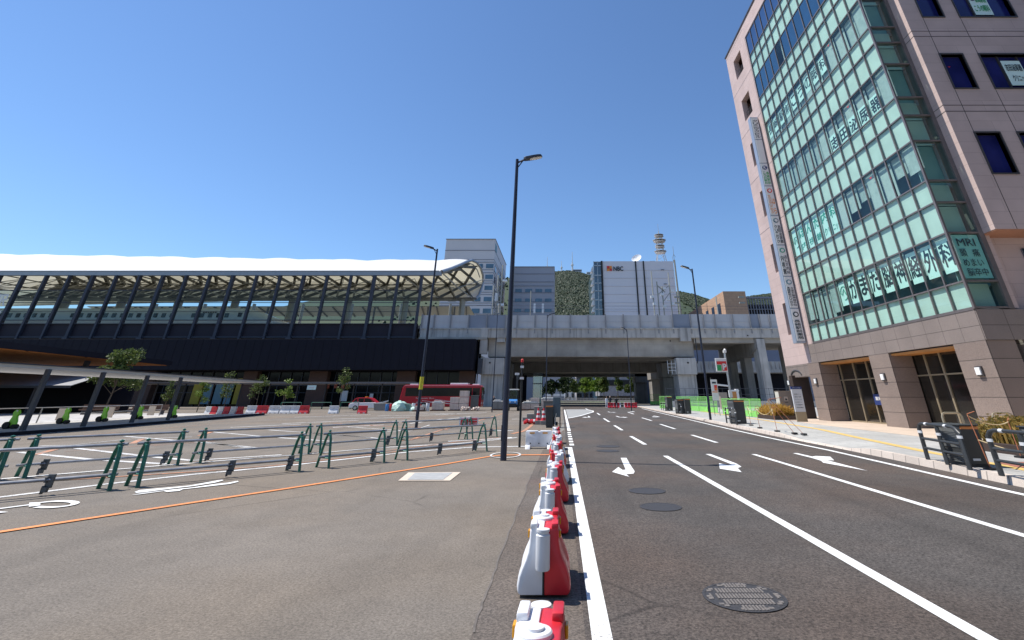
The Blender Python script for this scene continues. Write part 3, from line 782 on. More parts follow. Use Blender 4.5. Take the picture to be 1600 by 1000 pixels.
for k in range(6):                                           # window bands: blinds hung at different heights
    z0, z1 = fl[k]+1.2, fl[k]+3.42
    wb = MB(); dd = MB()
    for c in range(NC):
        ya, yb = YC+c*cw+.05, YC+(c+1)*cw-.05
        if k >= 4:
            if k == 4 and c in (8,): wb.box(FX+.22,FX+.24,ya,ya+.25,z0,z1)
            continue
        drop = 0
        
        if k == 1 and c < 7: drop = rng.choice([0,.1,.7,1.0])
        if k == 0 and c >= 9: drop = rng.choice([.3,.5,.1])
        if k == 0 and c < 9: drop = 0.75
        ya -= .04; yb += .04
        wb.box(FX+.17+.06*((c*5)%3), FX+.19+.06*((c*5)%3), ya, yb, z0+drop, z1-.05*(c%3))
    if wb.v: wb.build('blind', M['blind'], B)
rm = MB(); rm.box(FX+1.6, FX+1.7, YC+.3, YG, 5.3, 33.6)
for k in range(6): rm.box(FX+.21, FX+1.6, YC+.3, YG, fl[k]+3.5, fl[k]+3.6); rm.box(FX+.21, FX+1.6, YC+.3, YG, fl[k]+1.0, fl[k]+1.1)
rm.build('room_interior', M['inner'], B)
for k in (4,5):
    for c in range(NC):
        if k == 4 and c == 8: continue
        ya, yb = YC+c*cw+.022, YC+(c+1)*cw-.022
        dg = MB(); dg.box(FX+.03, FX+.04, ya, yb, fl[k]+1.21, fl[k]+3.40 if k == 4 else 33.68); dg.build('dark_pane', M['fdark'], B)
# side blinds
sb = MB()
for k in range(6):
    sb.box(FX+.25, XR-.04, YC+.32, YC+.34, fl[k]+1.2, fl[k]+3.42)
sb.build('side_blind', P("dim blind", (.30,.42,.42), .8, .1, .8), B)
RT = (0,-1,0); UP = (0,0,1)
def win_text(k, chars, z0, z1, mat, sheet=True, wt=.015, sx=.34):
    sh = MB(); tx = MB()
    for c, ch in chars:
        yb = YC+(c+1)*cw-.055; ya = YC+c*cw+.055
        if sheet: sh.box(FX+.155, FX+.165, ya, yb, z0-.3, z1+.18)
        write(tx, ch, (FX+.148, yb-.03, z0), RT, UP, yb-ya-.06, z1-z0, wt)
    if sheet: 
        s = sh.build('window_sign', M['sticker'], B)
        tx.build('lettering', mat, s, fixn=False)
    else: tx.build('lettering', mat, B, fixn=False)
win_text(0, list(zip(range(7,-1,-1), 'かまだ脳神経外科')), fl[0]+2.0, fl[0]+3.1, M['ink'], True, .02)
win_text(2, list(zip(range(5,0,-1), '志田泌尿器')), fl[2]+1.45, fl[2]+2.25, M['ink'], True, .02)
win_text(3, list(zip(range(12,3,-1), '長崎駅前こうの眼科')), fl[3]+2.15, fl[3]+3.0, M['ink'], True, .015)
win_text(1, list(zip(range(11,6,-1), 'ほんだ内科')), fl[1]+2.4, fl[1]+3.1, M['inkg'], False, .02)
win_text(1, [(11,'内'),(10,'視'),(9,'鏡'),(8,'クリ'),(7,'ニック')], fl[1]+1.5, fl[1]+2.0, M['inkg'], False, .01)
sh = MB()
for c in range(7,13): sh.box(FX+.155, FX+.165, YC+c*cw+.05, YC+(c+1)*cw-.05, fl[1]+1.3, fl[1]+3.38)
sh.box(FX+.155, FX+.165, YC+8*cw+.05, YC+9*cw-.05, fl[0]+1.75, fl[0]+3.2)
sh.build('window_sign', M['sticker'], B)
lg = MB()
for (c, zc) in ((12, fl[1]+2.3),(8, fl[0]+2.5)):
    yc = YC+(c+.5)*cw
    P0 = [(FX+.148, yc+.2*math.cos(a), zc+.42*math.sin(a)) for a in [2*math.pi*q/24 for q in range(20)]]
    lg.tube(P0, .025, 5)
    lg.tube([(FX+.148,yc+.12,zc-.1),(FX+.148,yc-.02,zc+.25),(FX+.148,yc-.12,zc-.15)], .028, 5)
lg.build('clinic_emblem', M['inkg'], B)
# corner sign on the side glass
sh = MB(); sh.box(FX+.12, XR-.06, YC-.0+.03, YC+.04, fl[0]+1.3, fl[0]+3.36)
s = sh.build('corner_sign', P("corner sign sheet", (.42,.66,.64), .5, .04, 1), B)
tx = MB(); F_ = (1,0,0); yy = YC+.012
for body, x, z, ww, hh in (('MRI',FX+.34,fl[0]+2.8,.78,.36),('頭',FX+.32,fl[0]+2.3,.28,.36),('痛',FX+.85,fl[0]+2.3,.3,.36),('めまい',FX+.3,fl[0]+1.85,.86,.34),('脳卒中',FX+.32,fl[0]+1.4,.88,.36)):
    write(tx, body, (x,yy-.006,z), F_, UP, ww, hh, .004)
tx.build('lettering', M['ink'], s, fixn=False)
# ---- granite ground floor
gr = MB()
gr.box(FX-.02, FX+.5, YC, 19.9, 3.86, 5.12); gr.box(FX-.01, 18.5, YC-.03, YC-.003, 3.86, 5.12); gr.box(18.5, 32, YC-.02, YC+.3, .15, 5.12)
gr.build('granite_band', M['granite'], B)
gb = MB(); gb.box(FX-.015, FX+.5, 19.9, YE, 3.0, 3.88); gb.box(FX-.015, FX+.5, 21.9, YE+.01, .15, 3.0); gb.build('granite_wall', M['granite'], B)
for (ya, yb) in ((YC+.0,12.5),(15.1,16.1),(19.35,20.25)):
    pl = MB(); pl.box(FX-.025, FX+1.15, ya, yb, .15, 3.86); pl.build('pillar', M['granite_p'], B)
sf = MB(); sf.box(FX+.12, 18.3, 12.4, 19.4, 3.70, 3.80); sf.build('timber_ceiling', M['orangewood'], B)
en = MB(); en.box(18.2, 18.3, 12.4, 19.4, .15, 3.7); en.build('shopfront_glass', M['entry'], B)
em = MB()
for y in (12.6,13.3,14.0,14.6,16.2,16.9,17.5,18.3,19.2): em.box(18.14, 18.2, y-.03, y+.03, .15, 3.7)
for (a,b) in ((12.5,15.1),(16.1,19.4)): em.box(18.15, 18.2, a, b, 2.65, 2.72); em.box(18.15,18.2,a,b,.15,.25)
em.build('shopfront_frame', M['bronze'], B)
po = MB(); po.box(18.10,18.135,17.0,17.5,1.2,1.8); po.box(18.10,18.135,16.35,16.85,1.2,1.8); po.build('blue_door_sticker', M['navy'], B)
ink(B, M['signw'], [('薬局',(18.09,17.4,1.45),RT,UP,.3,.2,.02),('処方せん',(18.09,16.8,1.45),RT,UP,.36,.14,.01)])
for y in (11.95, 15.6, 19.8, 22.15):
    l_ = MB(); l_.box(FX-.10, FX-.025, y-.09, y+.09, 2.45, 2.85); lo = l_.build('wall_lamp', M['mull_d'], B, bevel=.01)
    l2 = MB(); l2.box(FX-.16, FX-.10, y-.07, y+.07, 2.5, 2.8); l2.build('lamp_glass', M['lampglass'], lo, bevel=.015)
rl = MB()
for q in range(5): rl.tube([(19.9,11.2,5.3+.3*q),(24,11.2,5.3+.3*q)], .022, 6)
for q in range(12): rl.tube([(19.95+q*.3,11.2,5.1),(19.95+q*.3,11.2,6.55)], .018, 5)
rl.build('balcony_railing', M['chrome'], B)
bw = MB(); bw.box(20.4, 23.6, 11.70, 11.76, 5.4, 8.0); bw.build('balcony_window', M['fdark'], B)
bl = MB(); bl.box(19.8, 24.5, 11.1, 11.75, 4.93, 5.09); bl.build('balcony_slab', M['granite'], B)
br = MB(); br.tube([(FX-.03,21.4+.5*math.cos(a),3.0+.5*math.sin(a)) for a in [R(8*q) for q in range(3,21)]], .05, 6); br.build('entrance_arch_trim', M['mull_d'], B)
# brown screen wall left of the entrance
t = thing('screen_wall', 'dark brown screen wall beside the info pylon at the clinic corner', 'wall', (16.9,21.9,.15))
m = MB(); m.box(16.75, 17.95, 21.55, 21.85, .15, 3.15); m.build('panel', M['brown'], t, bevel=.01)
# ---- vertical projecting sign
V = thing('projecting_sign', 'tall narrow vertical clinic sign jutting from the pink wall', 'sign', (16.6,20.0,5.3))
m = MB(); m.box(16.30, 16.96, 19.95, 20.25, 5.25, 25.0); m.build('sign_case', M['signframe'], V, bevel=.02)
m = MB()
for k in range(9): m.box(16.9, 17.05, 20.02, 20.18, 6.2+2.2*k, 6.5+2.2*k)
m.build('wall_bracket', M['signframe'], V)
names = ['クリニックビル','','長崎駅前\nこうの眼科','はら\nキッズクリニック','志田泌尿器\nクリニック','ほんだ内科\n内視鏡','かまだ脳神経外科\n長崎駅前クリニック','長崎駅前薬局']
zs = [24.9,22.6,20.2,18.0,15.3,12.75,10.2,7.75,5.35]
cols = ['ink','ink','greeni','orangei','ink','ink','ink','ink']
for i, nm in enumerate(names):
    zt, zb = zs[i]-.05, zs[i+1]+.05
    m = MB(); m.box(16.36, 16.92, 19.925, 19.945, zb, zt); p_ = m.build('sign_panel', M['signw'], V, bevel=.006)
    if not nm: continue
    tx = MB(); lines = nm.split('\n'); emb = i in (2,3,4,5,6,7)
    top = zt-.15-(.62 if emb else 0); H_ = top-zb-.12
    for li, ln in enumerate(lines):
        n = len(ln); ch = H_/n; wd = .40 if len(lines) == 1 else .22
        x = 16.44 if len(lines) == 1 else (16.66 if li == 0 else 16.40)
        hh = ch*.86
        for q, c in enumerate(ln): 
            if c == 'ー' : continue
            write(tx, c, (x, 19.918, top-(q+1)*ch), (1,0,0), UP, wd, min(hh,.5), .012)
    tx.build('lettering', M[cols[i]], p_, fixn=False)
    if emb:
        e_ = MB(); e_.lathe([(.2,0),(.2,.01)], (16.64,19.923,zt-.4), 22, Matrix.Rotation(R(90),4,'X')); eo = e_.build('emblem', M[['navy','navy','navy','redi','cyan','inkg','teal','ink'][i]], p_)
        e_ = MB(); e_.lathe([(.12,0),(.12,.006)], (16.64,19.912,zt-.4), 18, Matrix.Rotation(R(90),4,'X')); 
        if i != 2: e_.build('emblem_centre', M['signw'], p_)
        else:
            write_ = MB(); write(write_, 'K', (16.54,19.908,zt-.52), (1,0,0), UP, .2, .25, .03); write_.build('emblem_letter', M['signw'], p_, fixn=False)

# unseen block, added to cut the sky light on the clinic front
SHB = thing('added_shade_block', 'unseen dark office block added to shade the clinic front', 'building', (40,-14,0))
m = MB(); m.box(22,62,-34,1.0,.1,36); m.build('wall', P("shade block brick", (.10,.085,.075), .8, .12, 1.5), SHB)
m = MB(); m.box(21.8,62.2,-34.2,1.2,36,36.6); m.build('parapet', M['mull_d'], SHB)
for k in range(8):
    for q in range(9):
        m = MB(); m.box(24+q*4.2,26.6+q*4.2,1.0,1.08,2.2+4.2*k,4.4+4.2*k); m.build('window', M['shop'], SHB)
        if q < 6: m = MB(); m.box(21.92,22.0,-31+q*5.2,-28+q*5.2,2.2+4.2*k,4.4+4.2*k); m.build('window', M['shop'], SHB)
# ================================================================== STATION (left)
T = thing('station_building', 'long railway station with white membrane roof over dark columns and cladding', 'station', (-60,53,0))
XE = -23.5; XW = -175.0
prof = [(53.0,25.35),(57.5,28.1),(62.7,31.5),(66.8,34.3),(70.0,36.2),(74.4,37.7),(78.4,37.9),(81.2,36.9),(82.0,35.0),(80.6,32.2),(78.6,29.5),(75.9,27.6)]
rf = MB(); bay = 4.55; nb = int((XE-XW)/bay)
sub = 6; xs = [XE-bay*i/sub for i in range(nb*sub+1)]
vs = []
for i, x in enumerate(xs):
    rise = max(0, (XE-30-x))*.017
    wv = .22*abs(math.sin(math.pi*i/sub/2))+.12*math.sin(i*.31)
    for j, (y, z) in enumerate(prof):
        k = 1 if 0 < j < len(prof)-3 else 0
        e = 1.0 if j >= 3 else j/3
        low = -max(0, (XE-30-x))*.022*max(0, (j-8))/3
        vs.append((x, y, z+wv*k*(.4+.6*e)+(rise*e if j < 8 else low)))
n = len(prof); fs = [(i*n+j, i*n+j+1, (i+1)*n+j+1, (i+1)*n+j) for i in range(len(xs)-1) for j in range(n-1)]
rf.add(vs, fs); rf.build('membrane_roof', M['memb'], T, smooth=True)
ev = MB(); ev.box(XW, XE, 52.85, 53.25, 24.55, 25.40); ev.box(XW, XE-.4, 52.78, 53.1, 25.40, 25.52); ev.build('eave_beam', M['eave'], T)
ed = MB(); ed.tube([(XE, y, z) for y, z in prof], .34, 8); ed.tube([(XE-.9, y, z-.7) for y, z in prof[:8]], .16, 6); ed.build('roof_edge_tube', M['eave'], T, smooth=True)
# lattice under the membrane
def pt(f, x, drop=.9):
    # f in 0..1 along the profile up to the far lower edge
    L_ = [0]
    for a, b in zip(prof, prof[1:]): L_.append(L_[-1]+math.dist(a, b))
    s = f*L_[-1]
    for k in range(len(prof)-1):
        if s <= L_[k+1]+1e-6:
            t = (s-L_[k])/(L_[k+1]-L_[k])
            y = prof[k][0]+(prof[k+1][0]-prof[k][0])*t; z = prof[k][1]+(prof[k+1][1]-prof[k][1])*t
            break
    cx, cz = 70, 27
    d = math.hypot(y-cx, z-cz); 
    return (x, y-(y-cx)/d*drop, z-(z-cz)/d*drop)
la = MB(); fs_ = [0.0,.14,.28,.43,.60,.80,1.0]
XL = -150
xx = XE-.6
cells = int((XE-XL)/bay)
for i in range(cells):
    for k in range(len(fs_)-1):
        s = bay
        a = xx-i*s; b = a-s
        la.beam(pt(fs_[k], a, 1.2), pt(fs_[k+1], b, 1.2), .50, .7)
        la.beam(pt(fs_[k], b, 1.4), pt(fs_[k+1], a, 1.4), .42, .6)
for f in fs_[1:]:
    la.beam(pt(f, XE), pt(f, XL), .26, .3)
la.build('roof_lattice', M['truss'], T)
tr_ = MB()
for i in range(0, cells, 2):
    a = xx-i*bay
    tr_.tube([pt(.02, a, 1.2), (a, 64, 26.2), pt(1.0, a, .4)], .13, 6)
    tr_.tube([(a,64,26.2), (a-bay,70,31.0)], .09, 5); tr_.tube([(a,64,26.2), (a+bay,70,31.0)], .09, 5)
tr_.tube([(XE-.3,75.9,27.3),(XL,75.9,27.3)], .36, 8); tr_.tube([(XE-1.5,64,26.2),(XL,64,26.2)], .12, 6)
tr_.build('roof_truss', M['truss_l'], T)
ic = MB()
for i in range(1, 9): ic.tube([(-11.5-i*15.5,75.9,14.5),(-11.5-i*15.5,75.9,27.2)], .75, 10); ic.tube([(-4-i*15.5,88,14.5),(-4-i*15.5,88,30)], .4, 8)
ic.build('platform_column', M['truss_l'], T, smooth=True)
bp_ = MB(); 
bp_.add([(-31,94,31.0),(-160,94,31.0),(-160,101,29.6),(-31,101,29.6)], [(0,1,2,3)])
bp_.add([(-31,94,31.15),(-160,94,31.15),(-160,101,29.75),(-31,101,29.75)], [(3,2,1,0)])
bp_.build('platform_roof', P("cream soffit", (.46,.44,.36), .7, .05, 1), T, fixn=False)
bq = MB()
for i in range(26): bq.beam((-32-i*5,94,30.8),(-34-i*5,101,29.4), .35, .4)
for i in range(14): bq.box(-36-i*9-.2,-36-i*9+.2,94.2,94.6,15,31)
bq.build('platform_roof_beam', M['truss'], T)
# front columns, rails, screens
for k in range(30):
    x = -27.2-bay*k-(.06*k if k < 8 else .48)
    big = (k % 3 == 2)
    c = MB(); w_ = .26 if big else .19
    c.box(x-w_, x+w_, 52.8, 53.2, 11.8, 24.55)
    if big: c.box(x-.45, x+.45, 52.7, 53.0, 11.75, 12.3)
    c.build('column', M['slate'], T)
r_ = MB()
for z, h in ((21.5,.14),(19.0,.08),(17.2,.06),(15.55,.14),(14.85,.12),(12.3,.22)): r_.box(-160, -26.9, 52.92, 53.08, z-h/2, z+h/2)
r_.build('screen_rail', M['slate'], T)
gg = MB(); gg.add([(-160,52.99,15.6),(-27,52.99,15.6),(-27,52.99,21.45),(-160,52.99,21.45)],[(0,1,2,3)]); gg.build('screen_glass', M['tintglass'], T)
dp = MB(); dp.box(-160,-26.9,53.1,53.3,11.7,14.85); dp.build('parapet_panel', M['dark2'], T)
pf = MB(); pf.box(-160,-26,53.3,100,14.0,14.6); pf.build('platform', M['conc_d'], T)
# dark cladding box and shop level
db = MB(); db.box(-110,-15.4,51.6,52.5,6.2,11.7); db.box(-110,-15.4,52.5,60,6.1,6.3); db.box(-15.7,-15.4,52.5,56,6.2,11.7); db.build('dark_cladding', M['dark'], T, bevel=.03)
dbj = MB()
for k in range(60): dbj.box(-16.2-k*1.55,-16.17-k*1.55,51.585,51.602,6.25,11.65)
dbj.build('cladding_joints', M['dark'], T)
sh = MB(); sh.box(-110,-15.6,54.2,54.4,0,6.1); sh.build('shopfront_glass', M['shop'], T)
si = MB()
for k in range(46): si.box(-16.5-k*2.05-.05,-16.5-k*2.05+.05,54.05,54.2,0,6.1)
si.box(-110,-15.6,54.0,54.2,3.6,3.8); si.box(-110,-15.6,54.05,54.2,2.3,2.4)
si.build('shopfront_mullion', M['steel'], T)
for x0, x1 in ((-18.3,-15.5),(-29.5,-26.2),(-45.2,-42),(-57,-54.6),(-76,-73)):
    bb = MB(); bb.box(x0,x1,53.2,54.0,0,6.15); bb.build('brick_pier', M['brick'], T)
for i, (x, mt) in enumerate(((-66.2,'yellow'),(-64.2,'teal'),(-62.2,'teal'),(-60.2,'teal'),(-59,'yellow'),(-57.6,'teal'))):
    bb = MB(); bb.box(x,x+1.6,53.9,54.0,0.4,4.9); bb.build('coloured_panel', M[mt], T)
bnm = P("dull red banner", (.4,.10,.05), .7, .3, .5)
for x, z in ((-42.2,4.0),(-40.8,4.05),(-39.5,4.0),(-38.6,3.95)):
    po = MB(); po.box(x,x+.5,53.7,53.8,z-.9,z); po.build('hanging_banner', bnm, T)
for q in ((-39.4,-38.2,53.8,53.9,.9,2.7),(-34.2,-33.6,53.8,53.9,1,2.2),(-22.5,-21.2,53.85,53.95,1,2.5)):
    pw = MB(); pw.box(*q); pw.build('shop_poster', M['signw'], T)
# station lettering on the screens
tx = MB()
write(tx, '長', (-118,52.7,18.2), (1,0,0), (0,0,1), 2.2, 2.3, .02)
write(tx, '崎', (-113.2,52.7,18.2), (1,0,0), (0,0,1), 2.2, 2.3, .02)
write(tx, '駅', (-107.7,52.7,18.2), (1,0,0), (0,0,1), 2.3, 2.3, .02)
write(tx, 'NAGASAKI STATION', (-121,52.7,16.35), (1,0,0), (0,0,1), 15.6, 1.0, .015)
tx.build('station_lettering', M['signw'], T, fixn=False)
# the train on the platform track
t = thing('bullet_train', 'white bullet train with a pointed nose behind the station screens', 'train', (-57,60,14.6))
b_ = MB()
sec = [(-1.5,0),(-1.6,.9),(-1.6,2.4),(-1.35,3.2),(-.7,3.75),(.7,3.75),(1.35,3.2),(1.6,2.4),(1.6,.9),(1.5,0)]
st = [(-150,1,1),(-68.5,1,1),(-66,.99,.97),(-63.5,.93,.80),(-61,.84,.56),(-58.6,.66,.34),(-57.2,.40,.20),(-56.7,.12,.10)]
vs = []
for x, wy, hz in st:
    for y, z in sec: vs.append((x, 60+y*wy, 15.6+z*hz*1.12))
n = len(sec); fs = [(i*n+j,(i+1)*n+j,(i+1)*n+(j+1)%n,i*n+(j+1)%n) for i in range(len(st)-1) for j in range(n)]
fs.append(tuple(range(n))); fs.append(tuple(range((len(st)-1)*n, len(st)*n)))
b_.add(vs, fs); b_.build('body', M['train'], t, smooth=True)
tw = MB()
x = -69.5
while x > -128:
    if int(-x/12) % 2 == 0 or True: tw.box(x-.42,x+.42,58.36,58.42,17.55,18.45)
    x -= 1.72 if int(-x) % 25 > 3 else 4.5
tw.build('window', M['trainwin'], t)
tw = MB(); tw.box(-67.2,-66.4,58.36,58.45,17.7,18.6); tw.box(-65.3,-64.9,58.5,58.55,17.6,18.2); tw.build('cab_window', M['trainwin'], t)
tl2 = MB()
for q in range(6): tl2.box(-74.6+q*.5,-74.3+q*.5,58.35,58.39,18.5,18.85)
tl2.build('body_mark', M['blackp'], t)
# ---- timber lined entrance roof on the station front
E_ = thing('entrance_roof', 'long low entrance roof with an orange timber soffit tapering along the dark station wall', 'roof', (-60,30,5.7))
RP_ = [(-46.5,12),(-48.6,24.8),(-50.9,32.4),(-52.9,39.9)]
m = MB(); m.prism(RP_+[(-110,39.9),(-110,12)], lambda p: (p[0],p[1],5.76), lambda p: (p[0],p[1],6.34)); m.build('fascia', M['dark'], E_)
m = MB(); m.prism([(x-.35,y) for x,y in RP_[:3]]+[(-53.2,39.6),(-109,39.6),(-109,12.2)], lambda p: (p[0],p[1],5.70), lambda p: (p[0],p[1],5.757)); m.build('timber_soffit', M['wood'], E_)
for x, y in ((-52,20),(-55,34),(-70,20),(-72,36),(-90,28)):
    m = MB(); m.box(x-.2,x+.2,y-.12,y+.12,0,5.7); m.build('post', M['steel'], E_)
# ================================================================== VIADUCT
Vd = thing('railway_viaduct', 'grey concrete railway viaduct crossing the road with noise barrier panels on top', 'viaduct', (10,53,0))
m = MB(); m.box(-26.2,60,53.0,53.5,12.2,14.0); m.box(-26.2,60,52.9,53.6,13.85,14.05); m.build('parapet', M['conc_l'], Vd)
vx = [-26.2,-23.9,-20.8,-17.4,-14.0,-10.5,-8.3,-4.93,-1.68,1.68,5.05,8.29,11.66,14.78,18.15,20.91,24.28,26.7,28.84,32.2,35.45,37.26,39.2,43,47,51]
for a, b in zip(vx, vx[1:]):
    m = MB(); blue = (a in (-17.4,-14.0,20.91,35.45))
    m.box(a+.05,b-.05,53.15,53.3,14.05,16.55 if a < 20 else 16.75)
    if not blue: m.box(a+.05,b-.05,53.12,53.16,15.25,15.29)
    m.build('barrier_panel', M['panel_blue'] if blue else M['panel'], Vd)
pg_ = P("post grey", (.26,.26,.27), .5, .1, 2, .3)
for a in vx:
    m = MB(); m.box(a-.09,a+.09,52.95,53.2,13.0,16.7); m.build('barrier_post', pg_, Vd)
m = MB(); m.box(-26.2,-13.6,52.7,53.3,11.8,12.25); m.box(-26.2,-15,53.4,66,11.6,12.2); m.box(-26.2,60,53.5,66,12.0,12.2); m.build('deck', M['conc'], Vd)
m = MB()
m.box(-13.5,24.5,53.6,56.4,8.75,12.15); m.box(-13.5,24.5,60.5,63,8.7,12.0); m.box(-13.5,24.5,56.4,60.5,9.6,10.0)
m.build('box_girder', M['conc'], Vd, bevel=.06)
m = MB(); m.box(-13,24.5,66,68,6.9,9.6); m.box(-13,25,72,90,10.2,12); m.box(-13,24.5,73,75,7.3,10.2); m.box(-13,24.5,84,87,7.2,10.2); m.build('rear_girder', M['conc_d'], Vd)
for q in ((-11.9,-10.4,53.1,53.6,11.4,12.25),(21.95,23.9,52.85,53.6,11.55,14.05),(-14.9,-13.6,52.85,53.6,9.2,13.9)):
    m = MB(); m.box(*q); m.build('corbel', M['conc_l'], Vd)
for x0, x1 in ((-14.7,-10.35),(20.8,24.4)):
    for yy in (53,61,69,84):
        m = MB(); m.box(x0,x1,yy,yy+3.2,5.5,8.5); m.box(x0+.25,x1-.1,yy+.35,yy+2.9,-.1,5.5)
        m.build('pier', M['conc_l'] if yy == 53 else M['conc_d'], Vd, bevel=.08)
m = MB()
for x in (-12.9,22.9): m.lathe([(.16,0),(.16,.05)], (x,52.99,7.6), 14, Matrix.Rotation(R(90),4,'X'))
for x in (20.3,34.5): m.lathe([(.13,0),(.13,.05)], (x,53.58 if x < 25 else 52.99,11.7 if x<25 else 12.6), 12, Matrix.Rotation(R(90),4,'X'))
m.build('drain_hole', M['black'], Vd)
for q in ([(24.9,53.3,12.1),(24.9,53.3,8.2),(24.7,53.3,7.5)], [(-15.1,53.3,11.8),(-15.1,53.3,3)]):
    m = MB(); m.tube(q, .09, 8); m.build('drain_pipe', M['steel'], Vd)
# right hand rigid frame span
m = MB()
m.box(24.6,60,53.3,54.6,11.3,12.25); m.box(24.6,60,53.5,66,11.9,12.1)
m.build('frame_beam', M['conc'], Vd)
for x in (36.0,):
    m = MB(); m.prism([(53.2,12.2),(53.2,10.2),(55,9.2),(66,8.6),(66,12.2)], lambda p, x=x: (x-.3,p[0],p[1]), lambda p, x=x: (x+1.6,p[0],p[1])); m.build('cross_beam', M['conc_d'], Vd)
    for yy in (53.0,57.5,62.5):
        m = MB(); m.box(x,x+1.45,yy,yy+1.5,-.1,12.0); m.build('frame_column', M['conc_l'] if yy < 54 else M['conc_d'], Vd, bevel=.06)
for x in (46.0,55):
    for yy in (53.0,60):
        m = MB(); m.box(x,x+1.5,yy,yy+1.5,-.1,12.0); m.build('frame_column', M['conc_l'], Vd, bevel=.06)
m = MB(); m.box(24.5,60,75,75.6,8.4,10.4); m.box(24.5,60,75,80,7.6,8.4); m.build('second_deck', M['conc_l'], Vd)
m = MB()
for k in range(36): m.box(24.6+k,24.66+k,74.9,75,8.4,10.3)
m.build('second_deck_posts', M['conc_d'], Vd)
m = MB(); m.box(24.5,75,86,86.4,0,18.5); m.build('rear_wall', P('blue grey rear wall', (.16,.18,.25), .6, .1, .3), Vd)
m = MB(); m.box(26,60,79,79.4,0,7.6); m.box(27.5,29.6,78.4,78.6,0,7); m.build('dark_wall', M['dark'], Vd)
m = MB(); m.box(-14.9,-14.2,52.4,53.0,5.6,8.3); m.build('hatch_frame', M['steel'], Vd)
m = MB()
for z in (6.2,6.8,7.4): m.tube([(19.2,53,z),(20.6,53,z)], .05, 5)
for x in (19.2,19.9,20.6): m.tube([(x,53,5.6),(x,53,8)], .05, 5)
m.build('inspection_ladder', M['signw'], Vd)
m = MB(); m.box(-13.5,-10.5,55,90,0,7); m.box(-9.9,-8.6,74,74.2,0,6.8); m.build('side_wall', M['dark'], Vd)
# low wall and fence to the right, below the viaduct
t = thing('site_wall', 'low pale concrete wall with a dark mesh fence below the viaduct', 'wall', (24,45,.15))
m = MB(); m.box(15.5,40,45,45.2,.15,1.05); m.build('wall_base', M['conc_l'], t)
m = MB()
for k in range(18): m.tube([(15.8+k*1.4,45.1,1.05),(15.8+k*1.4,45.1,2.9)], .03, 5)
for z in (1.2,2.0,2.85): m.tube([(15.6,45.1,z),(40,45.1,z)], .022, 5)
m.build('fence_rail', M['steel'], t)
# ================================================================== STREET FURNITURE, NEAR
# ---- two-tone water barriers along the road edge
def make_barrier():
    r = thing('water_barrier', 'x', 'barrier', (0,0,0), 'red and white water barriers along the road edge')
    half = [(0,.02),(.205,.02),(.226,.04),(.230,.085),(.220,.15),(.195,.215),(.165,.275),(.142,.335),(.130,.40),(.126,.49),(.113,.515),(0,.52)]
    Ln = .72
    for sgn, mat, nm in ((-1,'whitep','white_half'),(1,'redp','red_half')):
        m = MB()
        ys_ = [0,.04,.20,.26,.46,.52,.68,Ln]
        sc = [.955,1,1,.93,.93,1,1,.955]
        vs = []
        for y, s_ in zip(ys_, sc):
            for x, z in half:
                vs.append((sgn*(x*(s_ if .05 < z < .5 else max(s_, .97))+.002), y, z))
        n = len(half); fs = [(i*n+j,(i+1)*n+j,(i+1)*n+(j+1)%n,i*n+(j+1)%n) for i in range(len(ys_)-1) for j in range(n)]
        fs += [tuple(range(n)), tuple(range((len(ys_)-1)*n, len(ys_)*n))]
        m.add(vs, fs)
        for y0 in (.0,.54): m.box(min(sgn*.062,sgn*.124), max(sgn*.062,sgn*.124), y0, y0+.18, .505, .553)
        m.build(nm, M[mat], r, bevel=.011, smooth=True)
    for x, y in ((.0,-.045),(.0,Ln+.045)):
        m = MB(); m.lathe([(.058,.215),(.062,.23),(.062,.475),(.05,.485),(.05,.50),(.058,.502),(.058,.52),(.03,.524)], (x-.01,y,0), 20); m.build('joint_sleeve', M['whitep'], r, smooth=True)
    m = MB(); m.lathe([(.085,.51),(.085,.535),(.078,.543),(.045,.545),(.045,.557),(.03,.56)], (-.01,.36,0), 22); m.build('filler_cap', M['whitep'], r, smooth=True)
    for x in (-.138,.138):
        for y in (.05,.57):
            m = MB(); m.box(x-.009,x+.009,y,y+.07,.43,.49); m.build('reflector', M['amber'], r, bevel=.006)
    m = MB(); m.box(-.012,.002,-.004,.002,.02,.215); m.build('mould_seam', M['black'], r)
    return r
br0 = make_barrier()
bl_ = ['nearest of the row, cut by the photo edge','second nearest, end face fully in view','third nearest, red flank to the road','fourth nearest, red flank to the road','fifth nearest, white flank to the road','sixth nearest, red flank to the road','seventh nearest, white flank to the road','eighth nearest, red flank to the road','farthest, beside the sideways white barrier']
for i, (y, x, flip) in enumerate(((1.57,-.13,0),(2.98,-.15,0),(4.13,-.135,0),(5.27,-.11,0),(6.35,-.10,1),(7.66,-.12,0),(8.95,-.13,1),(10.1,-.15,0),(11.3,-.20,0))):
    lab = 'red and white plastic water barrier, '+bl_[i]
    if flip: place(br0, (x,y+.40,.006), math.pi+R(2), lab, first=(i==0))
    else: place(br0, (x,y,.006), R((i*37%5)-2), lab, first=(i==0))
